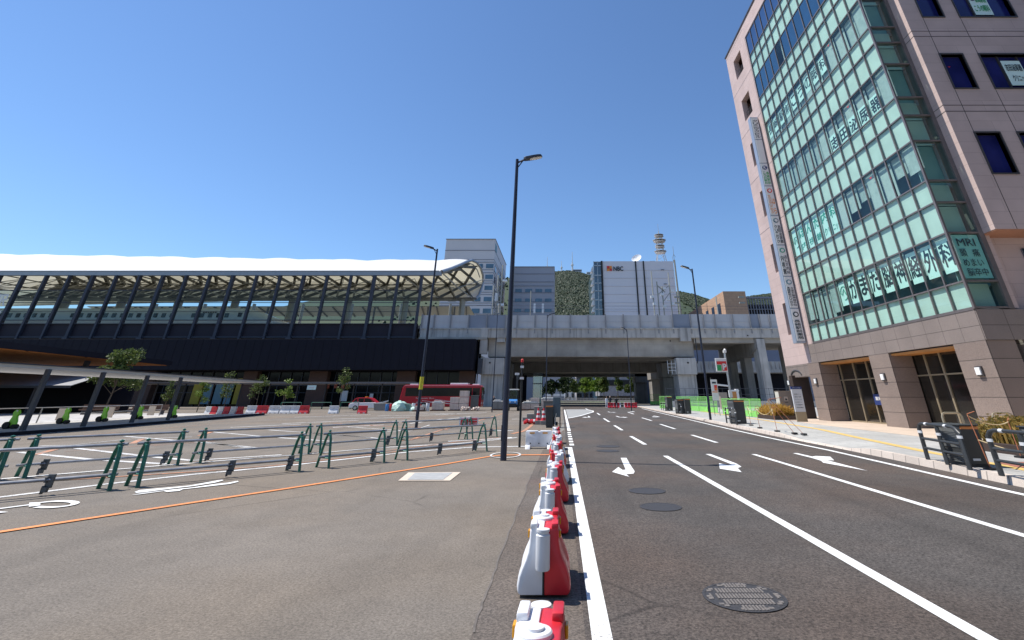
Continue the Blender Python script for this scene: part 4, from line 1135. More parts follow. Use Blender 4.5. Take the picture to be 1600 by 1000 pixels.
# ---- white barrier placed sideways
t = thing('plastic_barrier', 'white plastic barrier with two feet standing sideways behind the red and white row', 'barrier', (-.74,10.37,0))
m = MB(); m.prism([(-1.18,0),(-1.02,0),(-1.0,.06),(-.48,.06),(-.46,0),(-.30,0),(-.30,.52),(-.33,.56),(-.70,.56),(-.71,.53),(-.77,.53),(-.78,.56),(-1.15,.56),(-1.18,.52)], lambda p: (p[0],10.3,p[1]), lambda p: (p[0],10.52,p[1]))
m.prism([(10.1,0),(10.72,0),(10.6,.12),(10.22,.12)], lambda p: (-1.18,p[0],p[1]), lambda p: (-1.02,p[0],p[1])); m.prism([(10.1,0),(10.72,0),(10.6,.12),(10.22,.12)], lambda p: (-.46,p[0],p[1]), lambda p: (-.30,p[0],p[1]))
m.build('barrier_body', M['whitep'], t, bevel=.015, smooth=True)
m = MB(); m.box(-1.05,-.88,10.285,10.3,.47,.51); m.box(-.62,-.45,10.285,10.3,.47,.51); m.build('reflector', M['amber'], t)
m = MB()
for x in (-1.02,-.74,-.46): m.lathe([(.02,0),(.02,.02)], (x,10.302,.17), 10, Matrix.Rotation(R(90),4,'X'))
m.build('bolt_hole', M['black'], t)
# ---- pipe barricades: green A-frames joined by steel pipes
def aframe(par, c, ang, tall=.80):
    dx, dy = math.cos(ang)*.21, math.sin(ang)*.21
    m = MB(); P0 = []
    a = Vector((c[0]-dx, c[1]-dy, .0)); b = Vector((c[0]+dx, c[1]+dy, .0))
    top = Vector((c[0]+dx*.35, c[1]+dy*.35, tall))
    P0 = [a, a.lerp(Vector((c[0]-dx*.30,c[1]-dy*.30,.64)), 1), Vector((c[0]-dx*.10,c[1]-dy*.10,.735)), Vector((c[0]+dx*.12,c[1]+dy*.12,.76)), Vector((c[0]+dx*.34,c[1]+dy*.34,.735)), Vector((c[0]+dx*.50,c[1]+dy*.50,.64)), b]
    m.tube(P0, .027, 8)
    m.tube([a.lerp(P0[1], .36), b.lerp(P0[5], .36)], .017, 6)
    m.tube([a.lerp(P0[1], .80), b.lerp(P0[5], .80)], .012, 6)
    m.box(c[0]-.03+dx*.12, c[0]+.03+dx*.12, c[1]-.03, c[1]+.03, .74, .80); m.ico((c[0]+dx*.12,c[1],.835), .032)
    return m.build('a_frame', M['greenp'], par, smooth=True)
def barricade(p, q, ang, clamps, lab, sign=False):
    t = thing('pipe_barricade', lab, 'barricade', ((p[0]+q[0])/2,(p[1]+q[1])/2,0), 'green pipe barricades across the forecourt')
    for c in (p, q): aframe(t, c, ang)
    d = Vector((q[0]-p[0], q[1]-p[1], 0)).normalized()*.10
    for z in (.775,.25):
        m = MB(); m.tube([(p[0]-d.x,p[1]-d.y,z),(q[0]+d.x,q[1]+d.y,z)], .028, 10); m.build('pipe', M['pipe'], t, smooth=True)
    for f in clamps:
        x = p[0]+(q[0]-p[0])*f; y = p[1]+(q[1]-p[1])*f
        m = MB(); m.box(x-.06,x+.06,y-.02,y+.0,.12,.34); m.box(x-.05,x-.02,y-.05,y+.05,.21,.30); m.box(x-.03,x+.05,y-.05,y-.02,.06,.14); m.tube([(x-.045,y-.03,.03),(x-.045,y-.03,.16)], .02, 6)
        m.build('foot_clamp', M['clampm'], t, bevel=.004)
    if sign:
        x, y = (p[0]+q[0])/2-.42, (p[1]+q[1])/2-.35
        m = MB(); m.box(x-.42,x+.36,y-.05,y-.035,.50,.84); s = m.build('sign_board', M['whitep'], t)
        m = MB(); m.box(x-.36,x-.06,y-.06,y-.05,.54,.80); m.build('red_panel', M['redi'], s)
        m = MB(); m.box(x+.0,x+.32,y-.06,y-.05,.74,.80); m.box(x+.0,x+.32,y-.06,y-.05,.63,.71); m.box(x+.0,x+.32,y-.06,y-.05,.55,.60); m.build('red_text_block', M['redi'], s)
        m = MB(); m.box(x-.30,x-.16,y-.068,y-.06,.56,.64); m.box(x-.26,x-.14,y-.068,y-.06,.68,.77); m.build('sign_pictogram', M['signw'], s)
    return t
A_ = R(-18)
barricade((-10.6,4.66),(-8.40,5.97), A_, (.76,), 'green pipe barricade at the left edge of the photo, front row')
barricade((-8.14,6.15),(-6.15,7.35), A_, (.56,.97), 'green pipe barricade beside the long white bus symbol, front row')
barricade((-5.73,7.67),(-4.78,8.30), A_, (.9,), 'short green pipe barricade, third in the front row')
barricade((-4.32,8.58),(-2.52,9.93), A_, (.44,.9), 'green pipe barricade ending beside the tall near lamp post, front row')
barricade((-13.9,4.6),(-11.66,6.62), A_, (.8,), 'green pipe barricade at the left edge of the photo, rear row')
barricade((-11.42,6.80),(-9.72,7.98), A_, (.12,.93), 'green pipe barricade, second from the left in the rear row')
barricade((-9.42,8.2),(-7.70,9.45), A_, (.1,), 'green pipe barricade behind the short one, rear row')
barricade((-7.50,9.62),(-5.92,11.0), A_, (.93,), 'green pipe barricade in front of the second lamp post, rear row')
barricade((-5.68,11.2),(-3.92,12.45), A_, (.45,), 'green pipe barricade fourth from the left in the rear row, without a sign')
barricade((-3.72,12.55),(-2.92,13.35), R(-25), (.9,), 'green pipe barricade with a red and white sign on its top pipe', True)
# ---- street lamps
def lamp(loc, h, ang, lab, r0=.085, head=True, band=False, armlen=.55):
    t = thing('street_lamp', lab, 'street lamp', loc, 'navy street lamps')
    x, y, z = loc
    m = MB(); m.lathe([(r0,0),(r0*.97,h*.3),(r0*.62,h)], loc, 12); m.build('pole', M['pole'], t, smooth=True)
    c, s = math.cos(ang), math.sin(ang)
    m = MB(); m.tube([(x,y,z+h-.15),(x+c*.2,y+s*.2,z+h-.02),(x+c*.28,y+s*.28,z+h+.0)], .035, 6); m.tube([(x,y,z+h-.4),(x+c*.2,y+s*.2,z+h-.05)], .02, 5); m.build('arm', M['pole'], t)
    Mx = Matrix.Translation((x+c*(.28+armlen/2), y+s*(.28+armlen/2), z+h+.10)) @ Matrix.Rotation(ang,4,'Z') @ Matrix.Rotation(R(-16),4,'Y')
    m = MB()
    prof_ = [(-.5,.10),(-.42,.19),(-.1,.24),(.25,.24),(.45,.17),(.5,.08)]
    poly = [(a*armlen*1.25,b*.62) for a, b in prof_]+[(a*armlen*1.25,-b*.62) for a, b in reversed(prof_)]
    m.prism(poly, lambda p: Mx @ Vector((p[0],p[1],-.02)), lambda p: Mx @ Vector((p[0]*.94,p[1]*.86,.085)))
    hd = m.build('lamp_head', M['steel'], t, bevel=.012)
    m = MB(); m.prism([(p[0]*.62+.1,p[1]*.7) for p in poly], lambda p: Mx @ Vector((p[0],p[1],-.032)), lambda p: Mx @ Vector((p[0],p[1],-.021))); m.build('lamp_lens', M['lampglass'], hd)
    m = MB(); m.box(x-r0*1.02-.004,x-r0*.5,y-.06,y+.06,z+.5,z+.9); m.build('service_door', M['pole'], t)
    if band:
        m = MB(); m.lathe([(r0+.03,2.05),(r0+.03,2.75)], loc, 12); m.build('warning_band', P("yellow band", (.55,.5,.03), .5, .2, 8), t)
    return t
lamp((-1.55,8.5,0), 9.72, R(10), 'tall navy street lamp standing alone nearest the camera beside the white line')
lamp((-7.9,16.85,0), 10.75, R(185), 'navy street lamp with a yellow band in front of the red bus', .085, True, True)
lamp((10.05,20.7,.15), 11.0, R(185), 'navy street lamp on the right pavement beside the parking sign')
def lampthin(loc, h, ang, lab): return lamp(loc, h, ang, lab, .06)
lampthin((-1.5,30,0), 10.1, R(20), 'slim lamp post in front of the left half of the viaduct girder')
lampthin((8.3,36,.0), 9.9, R(200), 'slim lamp post in front of the right half of the viaduct girder')
lampthin((-7.6,33.5,0), 11.2, R(90), 'slim lamp post before the left viaduct pier')
t = thing('signal_post', 'thin black post with white clips standing behind the near lamp post', 'post', (-1.41,10.6,0))
m = MB(); m.lathe([(.04,0),(.035,2.85)], (-1.41,10.6,0), 10); m.build('post', M['black'], t, smooth=True)
m = MB(); m.box(-1.48,-1.34,10.54,10.66,2.25,2.33); m.box(-1.47,-1.35,10.54,10.66,2.65,2.73); m.box(-1.66,-1.5,10.56,10.6,2.40,2.48); m.build('clip', M['signw'], t)
m = MB(); m.lathe([(.05,0),(.05,.09),(.02,.12)], (-1.41,10.6,2.86), 10); m.build('red_beacon', M['redi'], t, smooth=True)
# ---- control cabinets and stacked gear on the left of the road
t = thing('control_cabinet', 'black control cabinet with an orange stripe left of the road', 'cabinet', (-.66,17.1,0))
m = MB(); m.box(-.86,-.46,16.9,17.3,.1,1.2); m.box(-.84,-.48,16.92,17.28,0,.1); m.build('cabinet_body', M['blackp'], t, bevel=.015)
m = MB(); m.box(-.862,-.46,16.885,16.9,1.1,1.17); m.build('orange_stripe', M['orange'], t)
t = thing('control_cabinet', 'taller blue grey cabinet right of the black one left of the road', 'cabinet', (-.25,17.3,0))
m = MB(); m.box(-.47,-.04,17.05,17.45,.55,1.62); m.build('cabinet_body', P("blue grey steel", (.085,.115,.135), .5, .08, 2), t, bevel=.015)
m = MB(); m.box(-.1,-.04,17.1,17.4,0,.55); m.box(-.46,-.40,17.1,17.4,0,.55); m.box(-.35,-.2,17.1,17.3,.1,.3); m.build('stand', M['black'], t)
m = MB(); m.tube([(-.33,17.02,.1),(-.36,17.0,.45),(-.28,17.0,.75)], .025, 6); m.build('cable', M['signw'], t)
t = thing('control_cabinet', 'low grey cabinet behind the black one left of the road', 'cabinet', (-1.0,19.6,0))
m = MB(); m.box(-1.15,-.35,19.4,19.9,0,1.35); m.box(-1.2,-.3,19.35,19.95,1.35,1.4); m.build('cabinet_body', M['cabgrey'], t, bevel=.02)
def cone(x, y, lab):
    t = thing('traffic_cone', lab, 'traffic cone', (x,y,0), 'red and white cones beside the cabinets')
    m = MB(); m.lathe([(.15,.24),(.035,.98)], (x,y,0), 14); c = m.build('cone_body', M['redp'], t, smooth=True)
    m = MB(); m.lathe([(.125,.42),(.105,.55)], (x,y,0), 14); m.lathe([(.087,.68),(.066,.82)], (x,y,0), 14); m.build('white_band', M['whitep'], t, smooth=True)
    m = MB(); m.box(x-.19,x+.19,y-.19,y+.19,.0,.24); m.build('base_block', M['conc_d'], t, bevel=.02)
cone(-1.42,19.0,'red and white traffic cone on a block, left of the pair by the cabinets')
cone(-1.08,18.9,'red and white traffic cone on a block, right of the pair by the cabinets')
t = thing('cone_pile', 'heap of collapsed red and white cones and bars on the forecourt', 'cones', (-1.95,19.2,0))
m = MB(); m2 = MB(); rr = random.Random(5)
for k in range(9):
    x = -2.35+.1*k+rr.uniform(-.05,.05); y = 19.1+rr.uniform(-.3,.3); a = rr.uniform(-.5,.5)
    m.tube([(x,y,.10+.05*(k%3)),(x+.42*math.cos(a),y+.42*math.sin(a),.13+.05*(k%3))], .12, 8, .04)
    m2.tube([(x+.14*math.cos(a),y+.14*math.sin(a),.115+.05*(k%3)),(x+.25*math.cos(a),y+.25*math.sin(a),.12+.05*(k%3))], .097, 8, .075)
m.build('cone', M['redp'], t, smooth=True); m2.build('white_band', M['whitep'], t, smooth=True)
t = thing('paving_stack', 'stack of grey kerb stones behind the heap of cones', 'stones', (-2.1,21.5,0))
m = MB()
for (a,b,c,d) in ((-2.7,-1.2,0,.28),(-2.4,-1.3,.28,.5),(-1.9,-1.4,.5,1.0)): m.box(a,b,21.2,22,c,d)
m.build('stones', M['conc_d'], t, bevel=.02)
# ================================================================== RIGHT PAVEMENT
def guard(pts, lab, h=.82, z0=.16):
    t = thing('guard_rail', lab, 'guard rail', (*pts[0],z0), 'dark pipe guard rails along the right kerb')
    P0 = []
    a = Vector((*pts[0],z0)); b = Vector((*pts[-1],z0))
    d = (b-a).normalized()
    m = MB(); m.tube([a, a+Vector((0,0,h-.1)), a+Vector((0,0,h))+d*.06, a+d*.14+Vector((0,0,h+.03)), b-d*.14+Vector((0,0,h+.03)), b-d*.06+Vector((0,0,h)), b+Vector((0,0,h-.1)), b], .038, 10); m.build('frame_pipe', M['guardp'], t, smooth=True)
    mid = (a+b)/2
    m = MB(); m.tube([mid, mid+Vector((0,0,h+.02))], .034, 10)
    for z in (.28,.50): m.tube([a+Vector((0,0,z)), b+Vector((0,0,z))], .03, 8)
    m.build('inner_rail', M['guardp'], t, smooth=True)
    for p in (a, b, mid):
        m = MB(); m.lathe([(.041,.62),(.041,.68)], p, 12); m.build('reflective_band', M['signw'], t, smooth=True)
    for f in (.25,.75):
        p = a+(b-a)*f+Vector((0,0,h+.03)); m = MB(); m.tube([p-d*.03,p+d*.03], .041, 10); m.build('reflective_band', M['signw'], t, smooth=True)
guard([(8.95,7.75),(8.62,6.75)], 'dark pipe guard rail with silver bands beside the nearest black utility cabinet')
guard([(8.60,6.28),(8.45,5.3)], 'dark pipe guard rail with silver bands cut by the right edge of the photo')
guard([(9.72,18.1),(9.62,16.9)], 'dark pipe guard rail by the kerb in front of the second utility cabinet')
guard([(11.0,29.2),(10.75,27.3)], 'dark pipe guard rail by the kerb in front of the double cabinets')
guard([(11.6,35.2),(11.35,33.2)], 'farthest dark pipe guard rail by the kerb')
def ucab(x0, x1, y0, y1, h, lab, rz=0):
    cx, cy = (x0+x1)/2, (y0+y1)/2
    t = thing('utility_cabinet', lab, 'utility cabinet', (cx,cy,.16), 'black utility cabinets with an orange stripe')
    m = MB(); m.box(x0,x1,y0,y1,.22,.16+h); m.box(x0-.02,x1+.02,y0-.02,y1+.02,.16+h,.19+h); m.box(x0+.01,x1-.01,y0+.01,y1-.01,.15,.22); m.build('cabinet_body', M['blackp'], t, bevel=.012)
    m = MB(); m.box(x0+.01,x1+.004,y0-.008,y0,.09+h,.145+h); m.build('orange_stripe', M['orange'], t)
    m = MB(); m.box(x0-.012,x0,y0+.04,y1-.04,.45+.1,.12+h); m.build('side_door', M['cabgrey'], t, bevel=.004)
    m = MB()
    for k in range(6): m.box(x0-.02,x0-.008,y0+.08,y1-.08,.25+.035*k,.27+.035*k); m.box(x0-.022,x0-.012,y0+.08,y1-.08,.12+h-.28+.035*k,.135+h-.28+.035*k)
    m.build('louvre', M['cabgrey'], t)
    m = MB(); m.box(x0+.08,x0+.24,y0-.006,y0,.30,.345); m.build('number_plate', M['signw'], t)
    return t
ucab(8.93,9.34,6.95,7.42,.86,'black utility cabinet with orange stripe and louvred side, nearest on the right pavement')
ucab(9.15,9.55,5.75,6.2,.90,'black utility cabinet cut by the right edge of the photo')
ucab(10.0,10.6,17.6,18.3,1.28,'black utility cabinet with orange stripe in front of the green mesh fence')
ucab(11.25,11.75,27.6,28.3,1.3,'black utility cabinet, right one of the joined pair by the kerb')
ucab(10.65,11.2,27.8,28.5,1.25,'black utility cabinet, left one of the joined pair by the kerb')
ucab(11.75,12.3,33.6,34.3,1.5,'farthest black utility cabinet on the right pavement')
# green mesh fences
def gfence(p, q, n, h, lab):
    t = thing('mesh_fence', lab, 'fence', (*p,.16), 'green mesh site fences')
    p = Vector((*p,.2)); q = Vector((*q,.2))
    for k in range(n):
        a = p.lerp(q, k/n); b = p.lerp(q, (k+.96)/n)
        m = MB(); u = Vector((0,0,1)); d = (b-a)
        for z in (0,h*.5,h): m.tube([a+u*z, b+u*z], .024, 5)
        for f in (0,1): m.tube([a+d*f, a+d*f+u*h], .028, 5)
        nv = 9
        for j in range(1, nv): m.tube([a+d*(j/nv), a+d*(j/nv)+u*h], .016, 4)
        for j in range(1, 9): m.tube([a+u*(h*j/9), b+u*(h*j/9)], .012, 4)
        nn = Vector((d.y,-d.x,0)).normalized()
        m.add([a+nn*.01+u*.02, b+nn*.01+u*.02, b+nn*.01+u*h*.32, a+nn*.01+u*h*.32], [(0,1,2,3)])
        m.tube([a+nn*.0+u*h*.4, a+nn*.35], .016, 4)
        m.build('fence_panel', M['fencegreen'], t, fixn=False)
gfence((14.2,26.8),(14.75,22.4),4,1.28,'green mesh fence panels behind the second utility cabinet')
gfence((14.3,37.5),(14.9,29.0),5,1.45,'longest run of green mesh fence panels left of the lamp post')
gfence((17.6,60),(19.6,60),1,1.9,'small single green mesh fence panel farthest down the pavement')
gfence((13.0,40.0),(14.4,39.2),1,1.5,'green mesh fence panel just behind the farthest cabinet')
# signs
t = thing('parking_sign', 'white parking sign with red band, green square and letter P on a camera pole', 'sign', (14.62,26,.16))
m = MB(); m.tube([(14.60,26,.16),(14.60,26,5.6)], .085, 10); m.build('pole', M['chrome'], t, smooth=True)
m = MB(); m.box(13.62,14.62,25.75,25.9,3.78,4.95); s = m.build('sign_board', M['signw'], t, bevel=.03)
m = MB(); m.box(13.70,14.56,25.735,25.75,4.40,4.68); m.box(14.12,14.56,25.735,25.75,3.86,4.40); m.build('red_field', M['redi'], s)
m = MB(); m.box(13.70,14.08,25.735,25.75,3.86,4.36); m.build('green_square', M['greeni'], s)
m = MB(); write(m, 'P', (14.2,25.72,3.95), (1,0,0), (0,0,1), .3, .5, .04); m.build('lettering', M['signw'], s, fixn=False)
m = MB(); write(m, '24h', (13.74,25.72,4.75), (1,0,0), (0,0,1), .7, .1, .01); 
m = MB(); m.box(14.45,14.7,25.7,25.95,5.45,5.65); m.lathe([(.1,0),(.12,.1),(.05,.2)], (14.6,25.8,5.6), 10); m.build('camera_head', M['lampglass'], t, smooth=True)
m = MB(); m.box(14.48,14.75,25.9,26.1,1.6,2.2); m.build('pole_box', M['signw'], t)
t = thing('bus_stop_sign', 'tall narrow white bus stop sign with red notice on two thin legs', 'sign', (12.75,25,.16))
m = MB(); m.tube([(12.55,25,.16),(12.55,25,3.2)], .025, 6); m.tube([(13.02,25.2,.16),(13.02,25.2,3.0)], .025, 6); m.build('leg', M['cabgrey'], t)
m = MB(); m.box(12.52,13.05,24.95,25.0,1.35,3.05); s = m.build('sign_board', M['signw'], t, bevel=.01)
m = MB(); m.box(12.62,12.95,24.935,24.95,2.72,2.86); m.build('dark_heading', M['ink'], s)
m = MB(); m.box(12.76,13.0,24.935,24.95,2.15,2.6); m.build('red_notice', M['redi'], s)
m = MB(); m.box(12.56,13.0,24.935,24.95,2.0,2.08); m.box(12.84,12.98,24.93,24.937,2.2,2.38); m.build('orange_notice', M['orange'], s)
# info pylon
t = thing('info_pylon', 'white clinic directory pylon with navy top and bronze foot before the brown screen', 'sign', (14.9,19,.16))
m = MB(); m.box(14.58,15.22,19.0,19.12,.75,2.2); s = m.build('sign_face', P("pylon face", (.56,.57,.60), .4, .02, 1), t, bevel=.006)
m = MB(); m.box(14.58,15.22,18.99,19.13,.16,.75); m.build('foot_panel', M['bronze'], t, bevel=.006)
m = MB(); m.box(14.57,15.23,18.985,19.13,2.12,2.28); m.build('navy_head', M['navy'], t)
m = MB()
for k, ln in enumerate(('志田泌尿器クリニック','長崎駅前こうの眼科','キッズクリニック','ほんだ内科クリニック','かまだ脳神経外科','長崎駅前薬局')):
    write(m, ln, (14.68,18.992,1.78-.16*k), (1,0,0), (0,0,1), .42, .055, .005)
m.build('lettering', M['ink'], s, fixn=False)
m = MB(); write(m, 'クリニックビル', (14.64,18.978,2.17), (1,0,0), (0,0,1), .5, .06, .01); m.build('head_lettering', M['signw'], t, fixn=False)
t = thing('electrical_cabinet', 'beige electrical cabinet with a black and yellow warning triangle beside the planter', 'cabinet', (16.2,22,.16))
m = MB(); m.box(15.85,16.75,21.9,22.6,.45,2.02); m.box(15.82,16.78,21.87,22.63,2.02,2.06); m.build('cabinet_body', M['boxbeige'], t, bevel=.012)
m = MB(); m.box(15.8,16.8,21.85,22.65,.16,.45); m.build('plinth', M['brown'], t)
m = MB(); m.box(15.835,15.85,21.92,22.58,.47,2.0); m.build('lit_side_sheet', M['boxlit'], t)  # sunward side of the cabinet, its brightness put into a paler colour
m = MB(); m.box(16.18,16.44,21.885,21.9,1.35,1.66); s = m.build('warning_plate', M['cream'], t)
m = MB(); m.add([(16.21,21.88,1.40),(16.41,21.88,1.40),(16.31,21.88,1.60)], [(0,1,2)]); m.box(16.2,16.42,21.88,21.885,1.25,1.29); m.build('warning_triangle', M['ink'], s, fixn=False)
# planters with shrubs
def leaves(m, cen, rad, n, size, rr, up=.3, shape=None):
    for _ in range(n):
        while True:
            p = Vector((rr.uniform(-1,1), rr.uniform(-1,1), rr.uniform(-1,1)))
            if p.length <= 1 and (p.length > .35 or rr.random() < .4): break
        c = Vector((cen[0]+p.x*rad[0], cen[1]+p.y*rad[1], cen[2]+p.z*rad[2]))
        d = Vector((rr.uniform(-1,1), rr.uniform(-1,1), rr.uniform(-1,1)+up)).normalized()
        s = d.cross(Vector((rr.uniform(-1,1), rr.uniform(-1,1), rr.uniform(-1,1)))).normalized()
        L_ = size*rr.uniform(.6,1.3); w = L_*.36
        m.add([c, c+d*L_*.5+s*w, c+d*L_, c+d*L_*.5-s*w], [(0,1,2,3)])
def planter(c, sx, sy, h, lab, nm, mat, n, dense=1.0):
    rr = random.Random(int(c[0]*100))
    t = thing('planter', 'dark planter bed under the '+lab.split(' beside')[0].split(' before')[0]+(' by the clinic' if nm == 'shrub' else ''), 'planter', (c[0],c[1],.16))
    m = MB(); m.box(c[0]-sx,c[0]+sx,c[1]-sy,c[1]+sy,.15,.42); m.build('planter_edge', M['brown'], t, bevel=.02)
    t = thing('shrub', lab, 'shrub', (c[0],c[1],.42))
    m = MB()
    for _ in range(n):
        x = c[0]+rr.uniform(-1,1)*sx*.92; y = c[1]+rr.uniform(-1,1)*sy*.92
        a = rr.uniform(0,6.28); ln = h*rr.uniform(.5,1.05)*(1-.45*((x-c[0])/sx)**2); tip = Vector((math.cos(a)*.16*rr.random(), math.sin(a)*.16*rr.random(), ln))
        b = Vector((x,y,.40)); s = Vector((math.cos(a+1.5),math.sin(a+1.5),0))*.012
        m.add([b-s, b+s, b+tip*.6+s*1.2, b+tip, b+tip*.6-s*1.2], [(0,1,2,3,4)])
        for q in range(3):
            f = rr.uniform(.35,1); p = b+tip*f; d = Vector((rr.uniform(-1,1),rr.uniform(-1,1),rr.uniform(.1,1))).normalized()*.09; w = d.cross(Vector((rr.random(),rr.random(),rr.random()))).normalized()*.022
            m.add([p, p+d*.5+w, p+d, p+d*.5-w], [(0,1,2,3)])
    m.build('foliage', mat, t, fixn=False)
planter((15.0,21.4),.72,.9,.82,'golden ornamental grass mound beside the beige cabinet','grass',M['leaf_o'],1500)
planter((12.9,8.6),.9,.55,.75,'russet and green shrub before the clinic pillar at the right edge','shrub',leafy("mixed shrub leaves", (.10,.12,.03), (.42,.26,.07)),1500)
def ubar(x, y, lab):
    t = thing('hoop_barrier', lab, 'hoop barrier', (x,y,.16), 'bronze hoop barriers before the clinic')
    m = MB(); w = .34; h = .95
    m.tube([(x-w,y,.16),(x-w,y,.16+h-.12),(x-w+.04,y,.16+h-.03),(x-w+.12,y,.16+h),(x+w-.12,y,.16+h),(x+w-.04,y,.16+h-.03),(x+w,y,.16+h-.12),(x+w,y,.16)], .035, 8); m.build('hoop', M['bronze'], t, smooth=True)
ubar(13.5,10.6,'bronze hoop barrier behind the nearest utility cabinet'); ubar(15.1,10.5,'bronze hoop barrier half hidden by the right shrub')
# rope stakes
def stake(x, y, h, lean, lab):
    t = thing('rope_stake', lab, 'stake', (x,y,.16), 'thin rusty stakes carrying rope')
    m = MB(); m.tube([(x,y,.16),(x+lean[0],y+lean[1],.16+h)], .010, 5); m.tube([(x+lean[0],y+lean[1],.16+h),(x+lean[0]+.05,y,.16+h+.06)], .01, 5); m.build('rod', M['rust'], t)
    m = MB(); m.box(x-.09,x+.09,y-.06,y+.06,.15,.21); m.build('foot_block', M['black'], t)
    return Vector((x+lean[0],y+lean[1],.16+h-.04))
s1 = stake(9.02,6.72,1.12,(.02,.1),'thin rusty stake leaning on the nearest utility cabinet')
s2 = stake(11.6,8.0,.9,(0,0),'thin rusty stake by the right shrub')
s3 = stake(9.6,13.8,1.0,(.15,.3),'thin stake left of the rope bundle before the info pylon'); s4 = stake(9.75,13.0,1.35,(-.55,.5),'thin crossing stake of the rope bundle, nearer one'); s5 = stake(9.9,12.7,1.4,(-.7,.7),'thin crossing stake of the rope bundle, farther one')
s6 = stake(10.2,16.6,1.0,(0,.1),'thin stake right of the second utility cabinet'); s7 = stake(9.75,15.2,1.0,(0,.1),'thin stake between the second cabinet and the rope bundle')
def rope(a, b, sag, lab):
    m = MB(); m.tube([a.lerp(b, k/10)-Vector((0,0,sag*4*(k/10)*(1-k/10))) for k in range(11)], .011, 5)
    tag(m.build('rope', M['rope'], None, smooth=True), lab, 'rope', 'ropes strung between stakes')
rope(s1, s2, .12, 'tan rope running from the leaning stake to the right shrub')
rope(Vector((9.0,6.75,.75)), Vector((9.75,6.1,.42)), .05, 'tan rope running low from the leaning stake to the right edge')
rope(s3, s4, .25, 'tan rope in the stake bundle, front strand'); rope(s3, s5, .4, 'tan rope in the stake bundle, rear strand'); rope(s7, s3, .3, 'tan rope reaching the stake bundle from the left'); rope(s6, s7, .25, 'tan rope next to the second utility cabinet')
# far barriers in the road, people
def farbar(x, y, mat, lab, w=.85):
    t = thing('plastic_barrier', lab, 'barrier', (x,y,0), 'plastic barriers in the distance')
    m = MB(); m.prism([(-.26,0),(.26,0),(.22,.15),(.1,.42),(.1,.78),(-.1,.78),(-.1,.42),(-.22,.15)], lambda p: (x-w/2+.02,y+p[0],p[1]), lambda p: (x+w/2-.02,y+p[0],p[1])); 
    m.build('barrier_body', M[mat], t, bevel=.02)
    m = MB()
    for q in (-.25,.25): m.box(x+q-.1,x+q+.1,y-.285,y-.27,.02,.12)
    m.build('foot_gap', M['whitep'], t)
for k in range(4): farbar(7.3+k*.5, 47.0, 'redp', f'red plastic barrier, {["first","second","third","fourth"][k]} of the block left of the dark person on the road', .48)
for k in range(4): farbar(10.0+k*.5, 47.0, 'redp', f'red plastic barrier, {["first","second","third","fourth"][k]} of the block right of the dark person on the road', .48)
farbar(8.9,49.5,'whitep','white plastic barrier behind the left red block on the road',1.6); farbar(11.0,49.5,'whitep','white plastic barrier behind the right red block on the road',1.6)

def person(loc, rz, lab, top, bottom, h=1.66, hat=None, stride=.12, bag=False):
    t = thing('person', lab, 'person', loc)
    k = h/1.7
    V_ = [(0,0,.92),(0,0,1.12),(0,.01,1.36),(0,.0,1.50),(0,-.02,1.60),   # pelvis..head base
          (.10,0,.88),(.11,-stride,.48),(.11,-stride*.8,.07),(.11,-stride-.10,.03),
          (-.10,0,.88),(-.11,stride,.48),(-.11,stride*1.3,.07),(-.11,stride*1.3-.12,.03),
          (.19,.0,1.40),(.25,.03,1.13),(.24,-.08,.90),(-.19,0,1.40),(-.25,-.02,1.13),(-.24,-.10,.90)]
    E_ = [(0,1),(1,2),(2,3),(3,4),(0,5),(5,6),(6,7),(7,8),(0,9),(9,10),(10,11),(11,12),(2,13),(13,14),(14,15),(2,16),(16,17),(17,18)]
    rad = [.135,.125,.15,.06,.055,.095,.062,.045,.035,.095,.062,.045,.035,.06,.045,.032,.06,.045,.032]
    me = bpy.data.meshes.new('body_cage'); me.from_pydata([(x*k,y*k,z*k) for x,y,z in V_], E_, [])
    ob = bpy.data.objects.new('body_cage', me); COL.objects.link(ob)
    md = ob.modifiers.new('skin','SKIN'); ob.modifiers.new('sub','SUBSURF').levels = 1
    for i, r_ in enumerate(rad): me.skin_vertices[0].data[i].radius = (r_*k, r_*k*(.8 if i < 3 else 1))
    me.skin_vertices[0].data[0].use_root = True
    dg = bpy.context.evaluated_depsgraph_get()
    m2 = bpy.data.meshes.new_from_object(ob.evaluated_get(dg)); bpy.data.objects.remove(ob)
    m2.name = 'body'
    for mm in (top, bottom, 'skin'): m2.materials.append(M[mm] if mm in M else mm)
    for p in m2.polygons:
        c = p.center
        p.material_index = 1 if c.z < .90*k and abs(c.x) < .19*k else 0
        if c.z > 1.49*k or (abs(c.x) > .2*k and c.z < .96*k): p.material_index = 2
        p.use_smooth = True
    bo = bpy.data.objects.new('body', m2); COL.objects.link(bo); bo.parent = t
    m = MB(); hd = []
    m.lathe([(.03,-.11),(.065,-.08),(.085,-.02),(.09,.04),(.078,.09),(.045,.125),(.01,.135)], (0,-.02*k,1.64*k), 14); m.box(-.015,.015,-.125,-.09,1.61*k,1.65*k)
    x = m.build('head', M['skin'], t, smooth=True); x.location = (0,0,0)
    ORGv = Vector((loc[0], loc[1], loc[2]*ZK))
    for v in m2.vertices: v.co.z *= ZK
    m = MB(); m.lathe([(.094,-.02),(.1,.04),(.088,.1),(.05,.14),(.01,.15)], (0,.005,1.64*k), 14); m.build('hair', M['hair'] if not hat else hat, t, smooth=True)
    for c in t.children:
        if c.name.startswith(('head','hair')):
            for v in c.data.vertices: v.co += ORGv
    if bag:
        m = MB(); m.box(-.13,.13,.10,.24,1.02,1.42); b = m.build('backpack', M['black'], t, bevel=.03)
        for v in b.data.vertices: v.co += ORGv
    t.rotation_euler.z = rz
    return t
